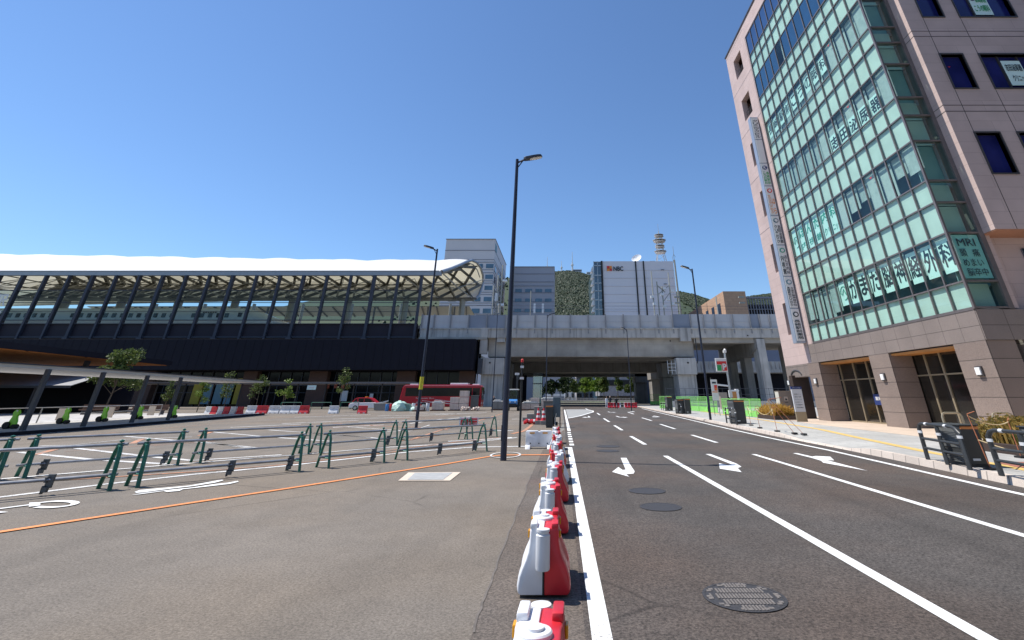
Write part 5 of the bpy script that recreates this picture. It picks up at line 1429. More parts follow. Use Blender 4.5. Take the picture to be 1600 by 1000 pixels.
person((7.9,43.5,.0), R(180), 'person in dark clothes with a backpack walking on the road before the red barriers', 'cloth_d','cloth_d', 1.62, None, .12, True)
person((6.9,46.2,0), R(30), 'person dressed all in white standing left of the red barriers', 'cloth_w','cloth_w', 1.62, None, .05)
person((-9.7,43.5,0), R(10), 'person in dark clothes in the shade right of the bus front', 'cloth_d','cloth_d', 1.7, None, .05)
person((1.5,100,0), R(40), 'person in black standing in the sunlit park under the viaduct, left one', 'cloth_d','cloth_d', 1.75, None, .05)
person((2.9,101,0), R(-40), 'person in black standing in the sunlit park under the viaduct, right one', 'cloth_d','cloth_d', 1.75, None, .05)
person((8.4,52.0,0), R(0), 'worker in dark clothes and white helmet behind the white barrier', 'cloth_d','cloth_d', 1.7, M['whitep'], .05)
# ================================================================== FORECOURT, FAR
# ---- bus
t = thing('bus', 'red single deck coach with white roof units parked in front of the station', 'bus', (-15.6,38.7,0))
X0, X1, Yb, Yf = -20.6, -10.25, 41.0, 38.7
m = MB()
side = [(X0+.1,.45),(X0-.15,.9),(X0-.1,1.6),(X0+.12,2.9),(X0+.35,3.15),(X1-.35,3.15),(X1-.05,2.9),(X1,1.2),(X1-.02,.4)]
m.prism(side, lambda p: (p[0],Yf,p[1]), lambda p: (p[0],Yb,p[1])); m.build('body', M['busred'], t, bevel=.1)
m = MB(); m.box(X0+.55,X1-1.25,Yf-.012,Yf+.02,1.72,2.78); sidew = m.build('side_window', M['glassd'], t, bevel=.01)
m = MB(); m.box(X1-1.15,X1-.25,Yf-.012,Yf+.02,1.5,2.75); m.box(X1-.15,X1+.03,Yf+.15,Yb-.15,1.3,2.85); m.build('front_window', M['glassd'], t)
m = MB(); m.box(X0-.14,X0-.05,Yf+.2,Yb-.2,1.7,2.8); m.build('rear_window', M['glassd'], t)
for (a,b,h) in ((X0+.9,X0+2.0,.14),(X1-4.2,X1-1.9,.24),(X1-1.3,X1-.4,.12)):
    m = MB(); m.box(a,b,39.0,40.6,3.12,3.14+h); m.build('roof_unit', M['carwhite'], t, bevel=.05)
m = MB(); m.box(X0+.3,X1-.1,Yf-.01,Yf+.02,3.0,3.1); m.build('roof_trim', P("rose trim", (.55,.2,.22), .4, .05, 1), t)
for x in (X0+3.05, X1-2.6):
    w = MB(); w.tube([(x,Yf-.02,.5),(x,Yf+.3,.5)], .5, 20); wo = w.build('wheel', M['rubber'], t, bevel=.03)
    w = MB(); w.tube([(x,Yf-.03,.5),(x,Yf+.1,.5)], .27, 16); w.build('rim', M['chrome'], wo)
m = MB()
for k, (a,b,c,d) in enumerate(((-18.5,1.0,-12,.75),(-17.8,1.2,-12.5,.55),(-18.8,.85,-13.5,1.1),(-16.2,1.35,-12,.8))): m.beam((a,Yf-.008,b),(c,Yf-.008,d),.02,.035)
m.build('white_stripe', M['carwhite'], t)
m = MB(); write(m, 'Nagasaki Bus', (-18.6,Yf-.012,1.35), (1,0,0), (0,0,1), 2.3, .22, .02); m.build('lettering', P("pink lettering", (.6,.35,.36), .4, .05, 1), t, fixn=False)
m = MB(); m.tube([(X1-.05,Yf+.1,2.9),(X1+.3,Yf-.1,2.8),(X1+.32,Yf-.1,2.3)], .03, 6); m.box(X1+.22,X1+.4,Yf-.2,Yf,1.95,2.4); m.build('mirror', M['black'], t)
for y in (Yf+.2, Yb-.5):
    m = MB(); m.box(X1-.03,X1+.03,y,y+.35,.75,1.0); m.build('headlight', M['lampglass'], t)
    m = MB(); m.box(X0-.17,X0-.1,y,y+.25,.9,1.3); m.build('tail_light', M['redi'], t)
# ---- taxi
t = thing('taxi', 'red and white taxi with roof lamp parked left of the bus', 'car', (-24.3,38.0,0))
def carbody(x0, x1, yf, yb, topmat, lowmat, par, hood_right=True):
    L_ = x1-x0
    low = [(0,.25),(0,.62),(.03,.88),(.12,.96),(.72,.98),(.93,.86),(1.0,.68),(1.0,.3)]
    up = [(.06,.95),(.14,1.42),(.22,1.55),(.48,1.56),(.58,1.48),(.74,.97)]
    m = MB(); m.prism([(x0+p[0]*L_,p[1]) for p in low], lambda p: (p[0],yf,p[1]), lambda p: (p[0],yb,p[1])); m.build('body', lowmat, par, bevel=.06)
    m = MB(); m.prism([(x0+p[0]*L_,p[1]) for p in up], lambda p: (p[0],yf+.1,p[1]), lambda p: (p[0],yb-.1,p[1])); m.box(x0+.1*L_,x0+.93*L_,yf+.02,yb-.02,.86,.985); m.build('cabin', topmat, par, bevel=.05)
    for a,b,c,d in ((.10,.205,.19,.215),(.245,.245,.39,.39),(.42,.42,.545,.66)):
        m = MB(); m.prism([(x0+a*L_,1.0),(x0+d*L_,1.0),(x0+c*L_,1.45),(x0+b*L_,1.45)], lambda p: (p[0],yf+.085,p[1]), lambda p: (p[0],yf+.11,p[1])); m.build('side_window', M['glassd'], par)
    for f in (.19,.80):
        x = x0+f*L_
        w = MB(); w.tube([(x,yf-.02,.31),(x,yf+.22,.31)], .31, 18); wo = w.build('wheel', M['rubber'], par, bevel=.02)
        w = MB(); w.tube([(x,yf-.03,.31),(x,yf+.1,.31)], .19, 14); w.build('rim', M['chrome'], wo)
    for y in (yf+.1, yb-.4):
        m = MB(); m.box(x1-.04,x1+.02,y,y+.3,.55,.72); m.build('headlight', M['lampglass'], par)
        m = MB(); m.box(x0-.03,x0+.05,y,y+.25,.62,.85); m.build('tail_light', M['redi'], par)
carbody(-26.6,-22.1,38.0,39.6,M['busred'],M['carwhite'],t)
m = MB(); m.box(-24.9,-24.6,38.5,39.0,1.56,1.68); m.build('roof_lamp', M['amber'], t, bevel=.03)
m = MB()
for k in range(3): m.box(-25.9+.22*k,-25.78+.22*k,37.98,38.02,.9,1.05)
m.build('white_chevron', M['carwhite'], t)
t = thing('parked_car', 'dark parked car under the viaduct behind the longest green fence', 'car', (25,50.6,0)); carbody(23.4-1.0,27.4-1.0,50.6,52.2,M['blackp'],M['blackp'],t)
t = thing('parked_car', 'dark grey parked car under the viaduct right of the bus stop sign', 'car', (30,50.4,0)); carbody(28.6,32.6,50.4,52,M['cabgrey'],M['cabgrey'],t)
t = thing('pay_machine', 'orange and white parking pay machine under the viaduct', 'machine', (21.9,38,.16))
m = MB(); m.box(21.5,22.1,37.9,38.6,.16,2.3); m.build('machine_body', P("orange wood panel", (.45,.2,.06), .6, .1, 2), t, bevel=.03)
m = MB(); m.box(22.1,22.4,37.9,38.6,.16,2.6); m.box(21.4,22.45,37.85,38.65,2.3,2.5); m.build('white_frame', M['signw'], t)
t = thing('pay_machine', 'grey machine under a pale awning left of the orange pay machine', 'machine', (20.3,38,.16))
m = MB(); m.box(20.0,20.9,37.9,38.6,.16,2.2); m.build('machine_body', M['boxbeige'], t, bevel=.03)
m = MB(); m.prism([(19.3,3.3),(21.4,3.05),(21.4,2.9),(19.3,3.12)], lambda p: (p[0],37.7,p[1]), lambda p: (p[0],38.6,p[1])); m.build('awning', M['signw'], t)
# ---- goods stacked near the bus
rr = random.Random(11)
t = thing('covered_heap', 'heap covered with a pale green sheet before the rear of the bus', 'heap', (-18.8,36,0))
m = MB(); m.ico((-19.1,36,.30), .95, None, 3, .10, .95); m.ico((-17.5,36.0,.1), .5, None, 3, .12, .8)
for v in m.v: v.z = max(v.z, 0.0)
m.build('sheet', M['tarp'], t)
m = MB(); m.prism([(-18.85,0),(-17.75,0),(-17.95,.85),(-18.7,.95)], lambda p: (p[0],35.6,p[1]), lambda p: (p[0]+.1,36.4,p[1]*.96)); m.build('dark_sheet', P("dark green sheet", (.16,.27,.22), .6, .2, 4), t, bevel=.06)
def pallet(x, y, nx, nz, w, h, mat, lab, wrapt=False):
    t = thing('brick_pallet', lab, 'pallet', (x,y,0), 'pallets of paving bricks')
    m = MB(); m.box(x-.1,x+nx*w+.1,y-.1,y+1.0,0,.14); m.build('pallet_base', M['brownseat'], t)
    for i in range(nx):
        for k in range(nz[i]):
            b = MB(); b.box(x+i*w+.02,x+(i+1)*w-.02,y,y+.9,.15+k*h,.15+(k+1)*h-.04); b.build('brick_bundle', M[mat], t, bevel=.02)
    if wrapt:
        b = MB(); b.box(x,x+nx*w,y-.02,y+.92,.15+nz[0]*h,.25+nz[0]*h); b.box(x+.2,x+nx*w-.3,y-.02,y+.6,.25+nz[0]*h,.38+nz[0]*h); b.build('white_wrap', M['wrap'], t, bevel=.04)
pallet(-13.6,37,2,[2,3],1.1,.75,'carton','tall pallet of pinkish bricks wrapped beside the bus',False)
pallet(-15.6,36.6,1,[1],1.4,.8,'carton','low pallet of bricks with a white sheet left of the tall pallet',True)
pallet(-17.2,35.6,1,[1],1.0,.5,'carton','small pallet of bricks before the bus wheel')
pallet(-5.0,38.4,2,[1,2],1.1,.7,'carton','pallet of bricks right of the blue tractor',True)
pallet(-8.7,38.2,1,[1],1.3,.9,'conc_d','dark pallet left of the blue tractor with a white sack on it',True)
pallet(-2.6,38.6,2,[2,2],1.1,.6,'carton','long pallet of bricks behind the low grey cabinet',True)
t = thing('rubble_heap', 'heap of broken stones and bags right of the tall pallet', 'heap', (-11,36.5,0))
m = MB()
for k in range(26): m.ico((-12+rr.uniform(0,2.0),36.4+rr.uniform(-.4,.4),.12+rr.uniform(0,.25)), rr.uniform(.12,.26), None, 1, .25, .8)
m.build('stones', M['carton'], t)
t = thing('grey_bin', 'dark grey bin against the bus right of the tall pallet', 'bin', (-10.9,38,0))
m = MB(); m.box(-11.3,-10.4,37.6,38.2,.1,1.75); m.build('bin_body', M['cabgrey'], t, bevel=.03)
m = MB(); m.box(-11.35,-10.35,37.55,38.25,1.75,1.82); m.build('bin_lid', M['cabgrey'], t, bevel=.02)
for k, (x, c, h, lab) in enumerate(((-20.7,'bluep',.8,'blue drum left of the green covered heap'),(-20.2,'redp',.85,'red drum left of the green covered heap'),(-16.9,'redp',.8,'red drum standing in front of the bus door'),(-15.9,'whitep',.9,'white drum left of the low brick pallet'),(-17.6,'whitep',.9,'white drum by the bus wheel'))):
    t = thing('drum', lab, 'drum', (x,36.2,0), 'site drums'); m = MB(); m.lathe([(.2,0),(.22,.05),(.22,h*.5),(.2,h*.52),(.22,h*.54),(.22,h-.05),(.2,h)], (x,36.2,0), 14); m.build('drum_body', M[c], t, smooth=True)
    m = MB(); m.lathe([(.19,h),(.17,h+.04)], (x,36.2,0), 14); m.build('lid', M['cabgrey'], t)
t = thing('skip_container', 'low dark open skip right of the taxi', 'skip', (-21.6,37,0))
m = MB(); m.prism([(-22.6,.05),(-21.0,.05),(-20.9,.9),(-22.75,.9)], lambda p: (p[0],36.6,p[1]), lambda p: (p[0],37.6,p[1])); m.build('skip_body', M['conc_d'], t, bevel=.03)
m = MB()
for k in range(6): m.beam((-22.5+.15*k,36.8+.05*k,.9),(-21.7+.12*k,36.9,1.0+.04*k),.12)
m.build('timber_load', M['wrap'], t)
# ---- small blue tractor / loader
t = thing('tractor', 'small blue compact tractor with glazed cab beside the brick pallets', 'tractor', (-5.9,37,0))
m = MB(); m.prism([(36.6,.75),(36.5,1.15),(36.75,1.35),(37.6,1.4),(37.6,.75)], lambda p: (-6.45,p[0],p[1]), lambda p: (-5.35,p[0],p[1])); m.build('bonnet', M['bluep'], t, bevel=.06)
m = MB(); m.box(-6.3,-5.5,36.6,38.6,.4,.8); m.box(-6.35,-5.45,36.52,36.6,.5,.85); m.build('chassis', M['black'], t, bevel=.03)
m = MB()
for x in (-6.4,-5.4):
    for y in (37.5,38.6): m.box(x-.05,x+.05,y-.05,y+.05,.9,2.45)
m.box(-6.45,-5.35,37.4,38.7,.9,1.0); m.build('cab_frame', M['black'], t)
m = MB(); m.box(-6.5,-5.3,37.35,38.75,2.45,2.58); m.build('cab_roof', M['wrap'], t, bevel=.04)
m = MB(); m.box(-6.35,-5.45,38.6,38.62,1.0,2.45); m.box(-6.35,-5.45,37.46,37.48,1.4,2.45); m.build('cab_glass', M['tintglass'], t)
m = MB(); m.box(-6.15,-5.7,38.0,38.4,1.0,1.25); m.box(-6.15,-5.7,38.35,38.45,1.25,1.8); m.build('seat', M['black'], t, bevel=.03)
for x in (-6.55,-5.25):
    for y, r_ in ((36.95,.36),(38.4,.52)):
        m = MB(); m.tube([(x-.13,y,r_),(x+.13,y,r_)], r_, 18); wo = m.build('wheel', M['rubber'], t, bevel=.03)
        m = MB(); m.tube([(x-.14,y,r_),(x+.14,y,r_)], r_*.5, 12); m.build('rim', M['chrome'], wo)
for x in (-6.2,-5.6):
    m = MB(); m.lathe([(.08,0),(.08,.04)], (x,36.52,1.05), 10, Matrix.Rotation(R(90),4,'X')); m.build('headlight', M['lampglass'], t)
# ---- row of barriers before the station
z_ = 31.0
def rowbar(px, py, wpx, mat, lab, Y=None):
    x, y = G(px+wpx/2, py)
    y = Y or y; d = y*CP+(0-CAMH)*SP
    x = (px+wpx/2-877)/456*d; w = wpx/456*d
    farbar(x, y, mat, lab, w)
specs = [(319,'whitep','white','leftmost'),(328.5,'redp','red','first red one from the left'),(338,'whitep','white','second white one from the left'),(348,'redp','red','second red one from the left'),(358,'whitep','white','third white one from the left'),(368.5,'redp','red','third red one from the left')]
for px, mt, cn, w in specs: rowbar(px, 649, 9.4, mt, f'{cn} barrier in the packed row before the station, {w}', 28)
for px, wp, mt, lab in ((384,16,'whitep','white plastic barrier standing apart, right of the packed row'),(400.5,17,'redp','red plastic barrier, fourth red one from the left before the station'),(419,17,'whitep','white plastic barrier right of the fourth red one before the station'),(437,16,'whitep','white plastic barrier left of the fifth red one before the station'),(453,14,'whitep','white plastic barrier touching the fifth red one before the station'),(467,15,'redp','red plastic barrier, fifth red one from the left before the station'),(513,15,'whitep','white plastic barrier before the taxi tail'),(558.5,14.5,'redp','red plastic barrier in front of the taxi')):
    rowbar(px, 645, wp, mt, lab, 31)
def hoop(px0, px1, Y, lab):
    d = Y*CP-CAMH*SP
    x0 = (px0-877)/456*d; x1 = (px1-877)/456*d
    t = thing('hoop_barrier', lab, 'hoop barrier', ((x0+x1)/2,Y,0), 'green hoop barriers before the station')
    m = MB(); m.tube([(x0,Y,0),(x0,Y,1.0),(x0+.08,Y,1.06),(x1-.08,Y,1.06),(x1,Y,1.0),(x1,Y,0)], .035, 6); m.tube([(x0,Y,.5),(x1,Y,.5)], .025, 6); m.build('hoop', M['greenp'], t)
hoop(484,515,33,'green hoop barrier left of the taxi'); hoop(436,468,33,'green hoop barrier behind the white barriers'); hoop(530,558,33,'green hoop barrier before the taxi'); 
# ---- canopy along the left edge
t = thing('bus_canopy', 'flat roofed bus canopy on slanting row of dark posts at the left edge', 'canopy', (-26,17,.15))
edge = [(-24.4,4),(-25.0,12),(-25.1,14.5),(-25.2,16.3),(-26.0,18.7),(-26.5,20.7),(-27.6,25),(-29,29)]
m = MB(); m.prism(edge+[(-33.0,29),(-31.5,20),(-30,10),(-29,4)], lambda p: (p[0],p[1],2.95), lambda p: (p[0],p[1],3.10)); m.build('roof_slab', M['canopy'], t)
m = MB(); m.prism([(a+.05,b) for a,b in edge]+[(a-.2,b) for a,b in reversed(edge)], lambda p: (p[0],p[1],3.10), lambda p: (p[0],p[1],3.16)); m.build('roof_trim', M['steel'], t)
for (x,y) in ((-25.12,12.6),(-25.12,14.46),(-25.2,16.29),(-26.05,18.68),(-26.5,20.71)):
    m = MB(); m.box(x-.085,x+.085,y-.05,y+.05,.1,2.95); m.build('post', M['steel'], t)
m = MB(); m.prism([(a+.9,b) for a,b in edge]+[(-60,29),(-60,4)], lambda p: (p[0],p[1],0), lambda p: (p[0],p[1],.13)); m.build('canopy_platform', M['conc_l'], None, kind='structure')
m = MB(); m.prism([(a+.92,b) for a,b in edge]+[(a+.72,b) for a,b in reversed(edge)], lambda p: (p[0],p[1],0), lambda p: (p[0],p[1],.155)); m.build('platform_kerb', M['dark'], None, kind='structure')  # near-black colour stands for the shadow on the kerb face
t = thing('walkway_canopy', 'long thin covered walkway roof in front of the station', 'canopy', (-37,42,0))
m = MB(); m.box(-76,-20.5,42,44,3.42,3.66); m.build('roof_slab', P('dull grey fascia', (.10,.10,.11), .5, .1, 1), t, bevel=.02)
for k in range(14):
    m = MB(); m.tube([(-21.5-4*k,42.6,0),(-21.5-4*k,42.6,3.45)], .08, 6); m.build('post', M['steel'], t)
t = thing('shelter', 'sloping grey metal roofed shelter at the left edge behind the canopy posts', 'shelter', (-55,28,0))
m = MB(); m.add([(-75,28,2.66),(-46.0,28,2.66),(-49.6,32.5,4.15),(-75,32.5,4.15),(-75,28,2.6),(-46.0,28,2.6),(-49.6,32.5,4.09),(-75,32.5,4.09)], [(0,1,2,3),(7,6,5,4),(0,4,5,1),(1,5,6,2)]); m.build('roof_sheet', M['grey'], t)
m = MB(); m.box(-75,-45.9,27.9,28.0,2.45,2.68); m.build('gutter', M['steel'], t)
for x in (-50,-58,-66):
    m = MB(); m.tube([(x,28.5,0),(x,28.5,2.6)], .07, 6); m.build('post', M['steel'], t)
m = MB(); m.box(-75,-47,33,33.1,0,4.0); m.build('back_wall', M['dark'], t)
# railing with panels and lime stands
t = thing('platform_railing', 'grey pipe railing with pale panels on the canopy platform', 'railing', (-29,19,.13))
RP = [(-30.2,11.5),(-30.6,15),(-31.5,18.5),(-32.4,21.7),(-33.6,25.6)]
m = MB(); m.tube([(x,y,1.02) for x,y in RP], .03, 6); m.tube([(x,y,.62) for x,y in RP], .022, 6)
for (x,y) in RP: m.tube([(x,y,.13),(x,y,1.02)], .03, 6)
m.build('pipe', M['chrome'], t)
for (x,y) in ((-29.6,15.9),(-31.0,19.0),(-31.6,21.4),(-32.2,24)):
    m = MB(); m.box(x-.25,x+.25,y-.02,y+.02,.25,.95); m.build('notice_panel', M['cream'], t)
for i, (x, y) in enumerate(((-27.05,15.2),(-29.0,17.95),(-28.95,19.4),(-29.5,21.4),(-28.9,22.8))):
    t = thing('pipe_stand', 'lime green pipe stand with black feet, '+['leftmost, before the first post','second from the left','third from the left, right of the second post','fourth from the left, before the third post','farthest right, half behind a post'][i], 'pipe stand', (x,y,.13), 'lime green pipe stands')
    m = MB(); m.prism([(-.22,.12),(.24,.12),(.2,.4),(.12,.62),(.17,.82),(.08,.98),(-.06,.98),(-.15,.84),(-.1,.62),(-.16,.4)], lambda p: (x+p[0],y-.06,.13+p[1]*.92), lambda p: (x+p[0],y+.06,.13+p[1]*.92)); m.build('stand_body', M['limep'], t, bevel=.02)
    m = MB(); m.tube([(x-.17,y-.14,.30),(x-.17,y+.1,.30)], .17, 12); m.tube([(x+.2,y-.14,.24),(x+.2,y+.1,.24)], .11, 12); m.build('black_foot', M['rubber'], t)
    m = MB(); m.lathe([(.04,0),(.04,.02)], (x+.06,y-.07,.98), 10, Matrix.Rotation(R(90),4,'X')); m.build('pipe_hole', M['whitep'], t)
for (px, py, lab) in ((112,609,'blue bus stop plate hanging under the canopy at the left'),(477,605,'pale blue sign plate under the walkway roof')):
    d = 34*CP+(2.9-CAMH)*SP; x = (px-877)/456*d
    t = thing('hanging_sign', lab, 'sign', (x,34.9,2.5)); m = MB(); m.box(x-.5,x+.5,34.9,35,2.45,2.95); m.build('sign_plate', M['bluep'] if px < 200 else M['tintglass'] and M['sticker'], t)
    m = MB(); m.box(x-.3,x+.3,34.88,34.9,2.6,2.8); m.build('white_symbol', M['signw'], t); m = MB(); m.tube([(x,34.95,2.95),(x,34.95,3.2)], .03, 5); m.build('hanger', M['steel'], t)
# benches
for i, px in enumerate((150,228)):
    Y = 27; d = Y*CP-CAMH*SP; x = (px-877)/456*d
    t = thing('bench', 'brown slatted bench on the canopy platform, '+['left one of two','right one of two'][i], 'bench', (x,Y,.13), 'brown benches')
    m = MB(); m.box(x-1.6,x+1.6,Y-.2,Y+.2,.5,.6); m.build('seat', M['brownseat'], t); m = MB(); m.box(x-1.6,x+1.6,Y+.18,Y+.25,.6,.98); m.build('backrest', M['brownseat'], t)
    for q in (-1.3,1.3):
        m = MB(); m.box(x+q-.05,x+q+.05,Y-.15,Y+.2,.13,.5); m.build('leg', M['steel'], t)
# ---- young trees before the station
def tree(c, h, crown, mat, lab, n=420, size=.16, group=None, name='young_tree', lean=0.0, trunk_r=.05, blobs=9):
    rr = random.Random(int(abs(c[0])*77+c[1]))
    t = thing(name, lab, 'tree', (*c,0), group)
    m = MB(); top = Vector((c[0]+lean*h, c[1], h*.93))
    base = Vector((c[0],c[1],0))
    m.tube([base, base.lerp(top,.3)+Vector((.03,0,0)), base.lerp(top,.65), top], trunk_r, 6, trunk_r*.2)
    ends = []
    for k in range(blobs+3):
        f = rr.uniform(.32,.9); p = base.lerp(top, f); a = rr.uniform(0,6.28); l = crown*(1.15-f*.8)*rr.uniform(.6,1.1)
        q = p+Vector((math.cos(a)*l, math.sin(a)*l, l*rr.uniform(.4,1.0))); m.tube([p,(p+q)/2+Vector((0,0,.05)),q], trunk_r*.35, 4, .008); ends.append(q)
    m.build('trunk', M['bark'], t)
    m = MB()
    ends.append(top)
    for q in ends:
        s = crown*rr.uniform(.28,.5)
        leaves(m, q, (s,s,s*.85), n//len(ends), size, rr)
    m.build('crown', mat, t, fixn=False)
    return t
def tpx(px, Y): return ((px-877)/456*(Y*CP-CAMH*SP), Y)
tree((-44.2,29.5), 6.2, 1.9, M['leaf'], 'larger spreading young tree beside the bus canopy at the left', 4200, .24, 'young trees before the station', lean=.06, trunk_r=.09, blobs=14)
for px, Y, h, cr, mt, lab in ((254,34,3.6,.75,'leaf','small dark young tree left of the coloured shop panels'),(307,34,3.4,.7,'leaf_l','bright small young tree at the left of the coloured panels'),(347,34,4.5,1.0,'leaf','young tree in front of the yellow shop panel'),(397,34,4.0,1.05,'leaf','thin spreading young tree right of the coloured panels'),(438,34,3.6,.85,'leaf_l','bright green young tree right of the packed barriers'),(528,34,4.9,.85,'leaf','tall narrow young tree left of the taxi')):
    tree(tpx(px,Y), h, cr, M[mt], lab, 620, .18, 'young trees before the station')
# ================================================================== BEYOND THE VIADUCT
m = MB(); m.flat([(-10,96),(32,96),(32,104),(-10,104)], .02); m.build('park_lawn', M['grass'], None, kind='structure')
for i, (px, Y, h, cr, mt, lab) in enumerate(((862,98,6.6,2.6,'leaf_d','dark park tree at the left under the viaduct'),(884,100,7.6,3.2,'leaf_d','dark round park tree beyond the viaduct'),(897,116,7.6,2.2,'leaf','small park tree behind the dark round one'),(914,108,7.6,2.2,'leaf_d','dark half of the middle park trees'),(919,106,9.2,2.7,'leaf_l','bright green park tree in the middle under the viaduct'),(934,104,9,2.4,'leaf_l','bright green park tree right of the middle one'),(944,96,8.6,1.7,'leaf','slender dark park tree near the slatted building'),(966,98,10.5,1.7,'leaf','slender park tree before the slatted building'),(987,97,8.6,1.7,'leaf','slender park tree behind the slim lamp post'),(1030,92,8.4,2.6,'leaf_d','dark park tree between the two right piers'))):
    d = Y*CP-CAMH*SP
    tree(((px-877)/456*d, Y), h, cr, M[mt], lab, 1500, .75, 'park trees beyond the viaduct', 'park_tree', trunk_r=.16)
m = MB()
t = thing('white_railing', 'white railing and kerb line along the sunlit street beyond the viaduct', 'railing', (5,93.5,0))
m.box(-10,30,93.4,93.6,1.1,1.25); m.box(-10,30,93.4,93.6,.15,.75)
for k in range(40): m.box(-10+k,-9.9+k,93.4,93.6,.7,1.2)
m.build('rail', M['whitep'], t)
def facade(name, lab, cat, x0, x1, y0, y1, z0, z1, mat, rows, cols, wmat, ww=.6, wh=.45, mg=.06, side=None, group=None, bands=0, skip=None):
    t = thing(name, lab, cat, ((x0+x1)/2,y0,0), group)
    m = MB(); m.box(x0,x1,y0,y1,z0,z1); m.build('wall', mat, t)
    m = MB(); m.box(x0-.3,x1+.3,y0-.3,y1+.3,z1,z1+.4); m.build('roof_edge', M['bandm'], t)
    if bands:
        m = MB()
        for k in range(bands):
            z = z0+(z1-z0)*(k+1)/(bands+1); m.box(x0-.12,x1+.12,y0-.12,y1+.12,z-.22,z+.22)
        m.build('cladding_band', M['bandm'], t)
    H_ = (z1-z0)/(rows) if rows else 1; W_ = (x1-x0)/cols if cols else 1
    n = 0
    for r in range(rows):
        for c in range(cols):
            if skip and skip(r, c): continue
            xa = x0+W_*(c+.5-ww/2); za = z0+H_*(r+.5-wh/2)
            m = MB(); m.box(xa,xa+W_*ww,y0-.18,y0-.02,za,za+H_*wh); m.build('window', wmat, t); n += 1
    if side:
        sc = side; D_ = (y1-y0)/sc; xs_ = x1 if (x0+x1) < 0 else x0; sg = 1 if (x0+x1) < 0 else -1
        for r in range(rows):
            m = MB()
            for c in range(sc):
                if (r*7+c*5) % 11 == 0: continue
                a = y0+D_*(c+.2); m.box(min(xs_+sg*.02,xs_+sg*.18),max(xs_+sg*.02,xs_+sg*.18),a,a+D_*.62,z0+H_*(r+.3),z0+H_*(r+.78))
            m.build('side_windows', M['bwind'], t)
    return t
# low blocks beyond the park
facade('slatted_building','grey vertically slatted building beyond the viaduct','building',15,36,118,132,2,22,P("slat cladding", (.30,.29,.31), .6, .2, 1.2),2,1,M['black'],1.0,.22)
facade('apartment_block','white apartment block with balconies beyond the park, left one','building',-8,7,150,160,0,30,M['bld2'],6,4,M['whitep'],.85,.25)
facade('apartment_block','pale apartment block beyond the park, right one','building',8,18,160,170,0,34,M['bld'],7,3,M['bwind'],.7,.4)
facade('small_house','small white gabled house beyond the park','building',1.5,6,128,136,0,9,M['whitep'],2,2,M['bwind'],.4,.4)
t = thing('glass_lift', 'blue glass lift shaft under the left end of the viaduct', 'lift', (-6.6,72,0)); m = MB(); m.box(-6.8,-4.6,72,73,0,9.5); m.build('glass', M['cyan'], t); m = MB(); m.box(-6.9,-4.5,71.9,72,4.6,4.8); m.box(-4.6,-4.45,71.9,72.1,0,9.6); m.build('frame', M['steel'], t)
# towers
t = facade('office_tower','tall grey-white office tower with banded cladding left of centre','building',-74.5,-42.8,170,208,0,100.3,M['bld'],0,0,M['bwin'],bands=0)
m = MB()
for z in (92.5,86,84.2,79,77,71.5,70,64,62.5,57,55.5,50,48.5): m.box(-74.62,-42.68,169.88,208.1,z-.22,z+.22)
m.build('cladding_band', M['bandm'], t)
for z in (81.5,74.2,66.8,59.4,52):
    for x in (-52,-60,-45.2,-67):
        m = MB(); m.box(x-2.4,x+2.4,169.8,170,z-1.4,z+1.4); m.build('window', M['bwin'], t)
    for c in range(7):
        if (c*3+int(z)) % 4 == 0: continue
        m = MB(); m.box(-42.8,-42.6,173+c*5,176.6+c*5,z-2.2,z+1.6); m.build('window', M['bwind'], t)
m = MB(); m.box(-42.8,-42.6,171,175,93,98); m.build('roof_logo', M['teal'], t)
t = facade('office_block','lower grey office block right of the office tower','building',-36,-5.0,190,215,0,90.2,M['bld2'],0,0,M['bwin'])
m = MB()
for z in (85,79,76,71,64.5,57.5,51): m.box(-36.1,-4.9,189.85,215.1,z-.25,z+.25)
m.build('cladding_band', M['bandm'], t)
for z in (72.5,65.5,58.2):
    for x in (-29.5,-22.5,-15.5,-9):
        m = MB(); m.box(x-2.3,x+2.3,189.8,190,z-1.15,z+1.15); m.build('window', M['bwin'], t)
t = thing('antenna_cluster', 'white telecom masts and floodlights behind the viaduct left of centre', 'antenna', (-21,100,14))
m = MB()
for x, h in ((-24.6,14),(-21.8,22),(-23.2,18)): m.tube([(x,100,14),(x,100,27+h)], .25, 6)
for k in range(6): m.beam((-24.6,100,30+k*2),(-21.8,100,31+k*2),.18)
m.build('mast', M['truss_l'], t)
m = MB(); m.box(-21.6,-19.9,99.8,100.4,42.5,43.2); m.box(-23.9,-22.9,99.8,100.2,35,38); m.box(-22.9,-20.6,99.8,100.2,33,34); m.build('floodlight', M['whitep'], t)
m = MB()
for x in (-9.6,-6.6): m.box(x-.35,x+.35,99.8,100.2,30.5,34)
m.build('white_post', M['whitep'], t)
# broadcaster block
t = thing('broadcast_building', 'pale broadcaster block with NBC lettering, black strips and glass left edge', 'building', (36,130,0))
m = MB(); m.box(20.0,54.3,130,160,0,65.3); m.build('wall', M['nbc'], t)
m = MB()
for k in range(6): m.box(19.95,54.35,129.9,160,40+k*4.1,40.06+k*4.1)
m.build('cladding_groove', P("soft groove", (.50,.49,.53), .6, .05, 1), t)
m = MB(); m.box(19.2,20.0,129.7,160,0,65.4); m.box(35.7,36.3,129.8,130,0,65.4); m.box(39.5,40.1,129.8,130,0,65.4); m.build('black_strip', M['black'], t)
m = MB(); m.box(15.8,19.2,130.4,158,0,65); m.build('glass_corner', M['bwin'], t)
m = MB(); m.box(15.7,19.2,130.2,130.4,0,65.2); m.build('curtain_glass', M['cyan'], t)
m = MB()
for z in (41,45.5,50,54,58,63,65): m.box(15.6,19.2,130.0,130.25,z-.2,z+.2)
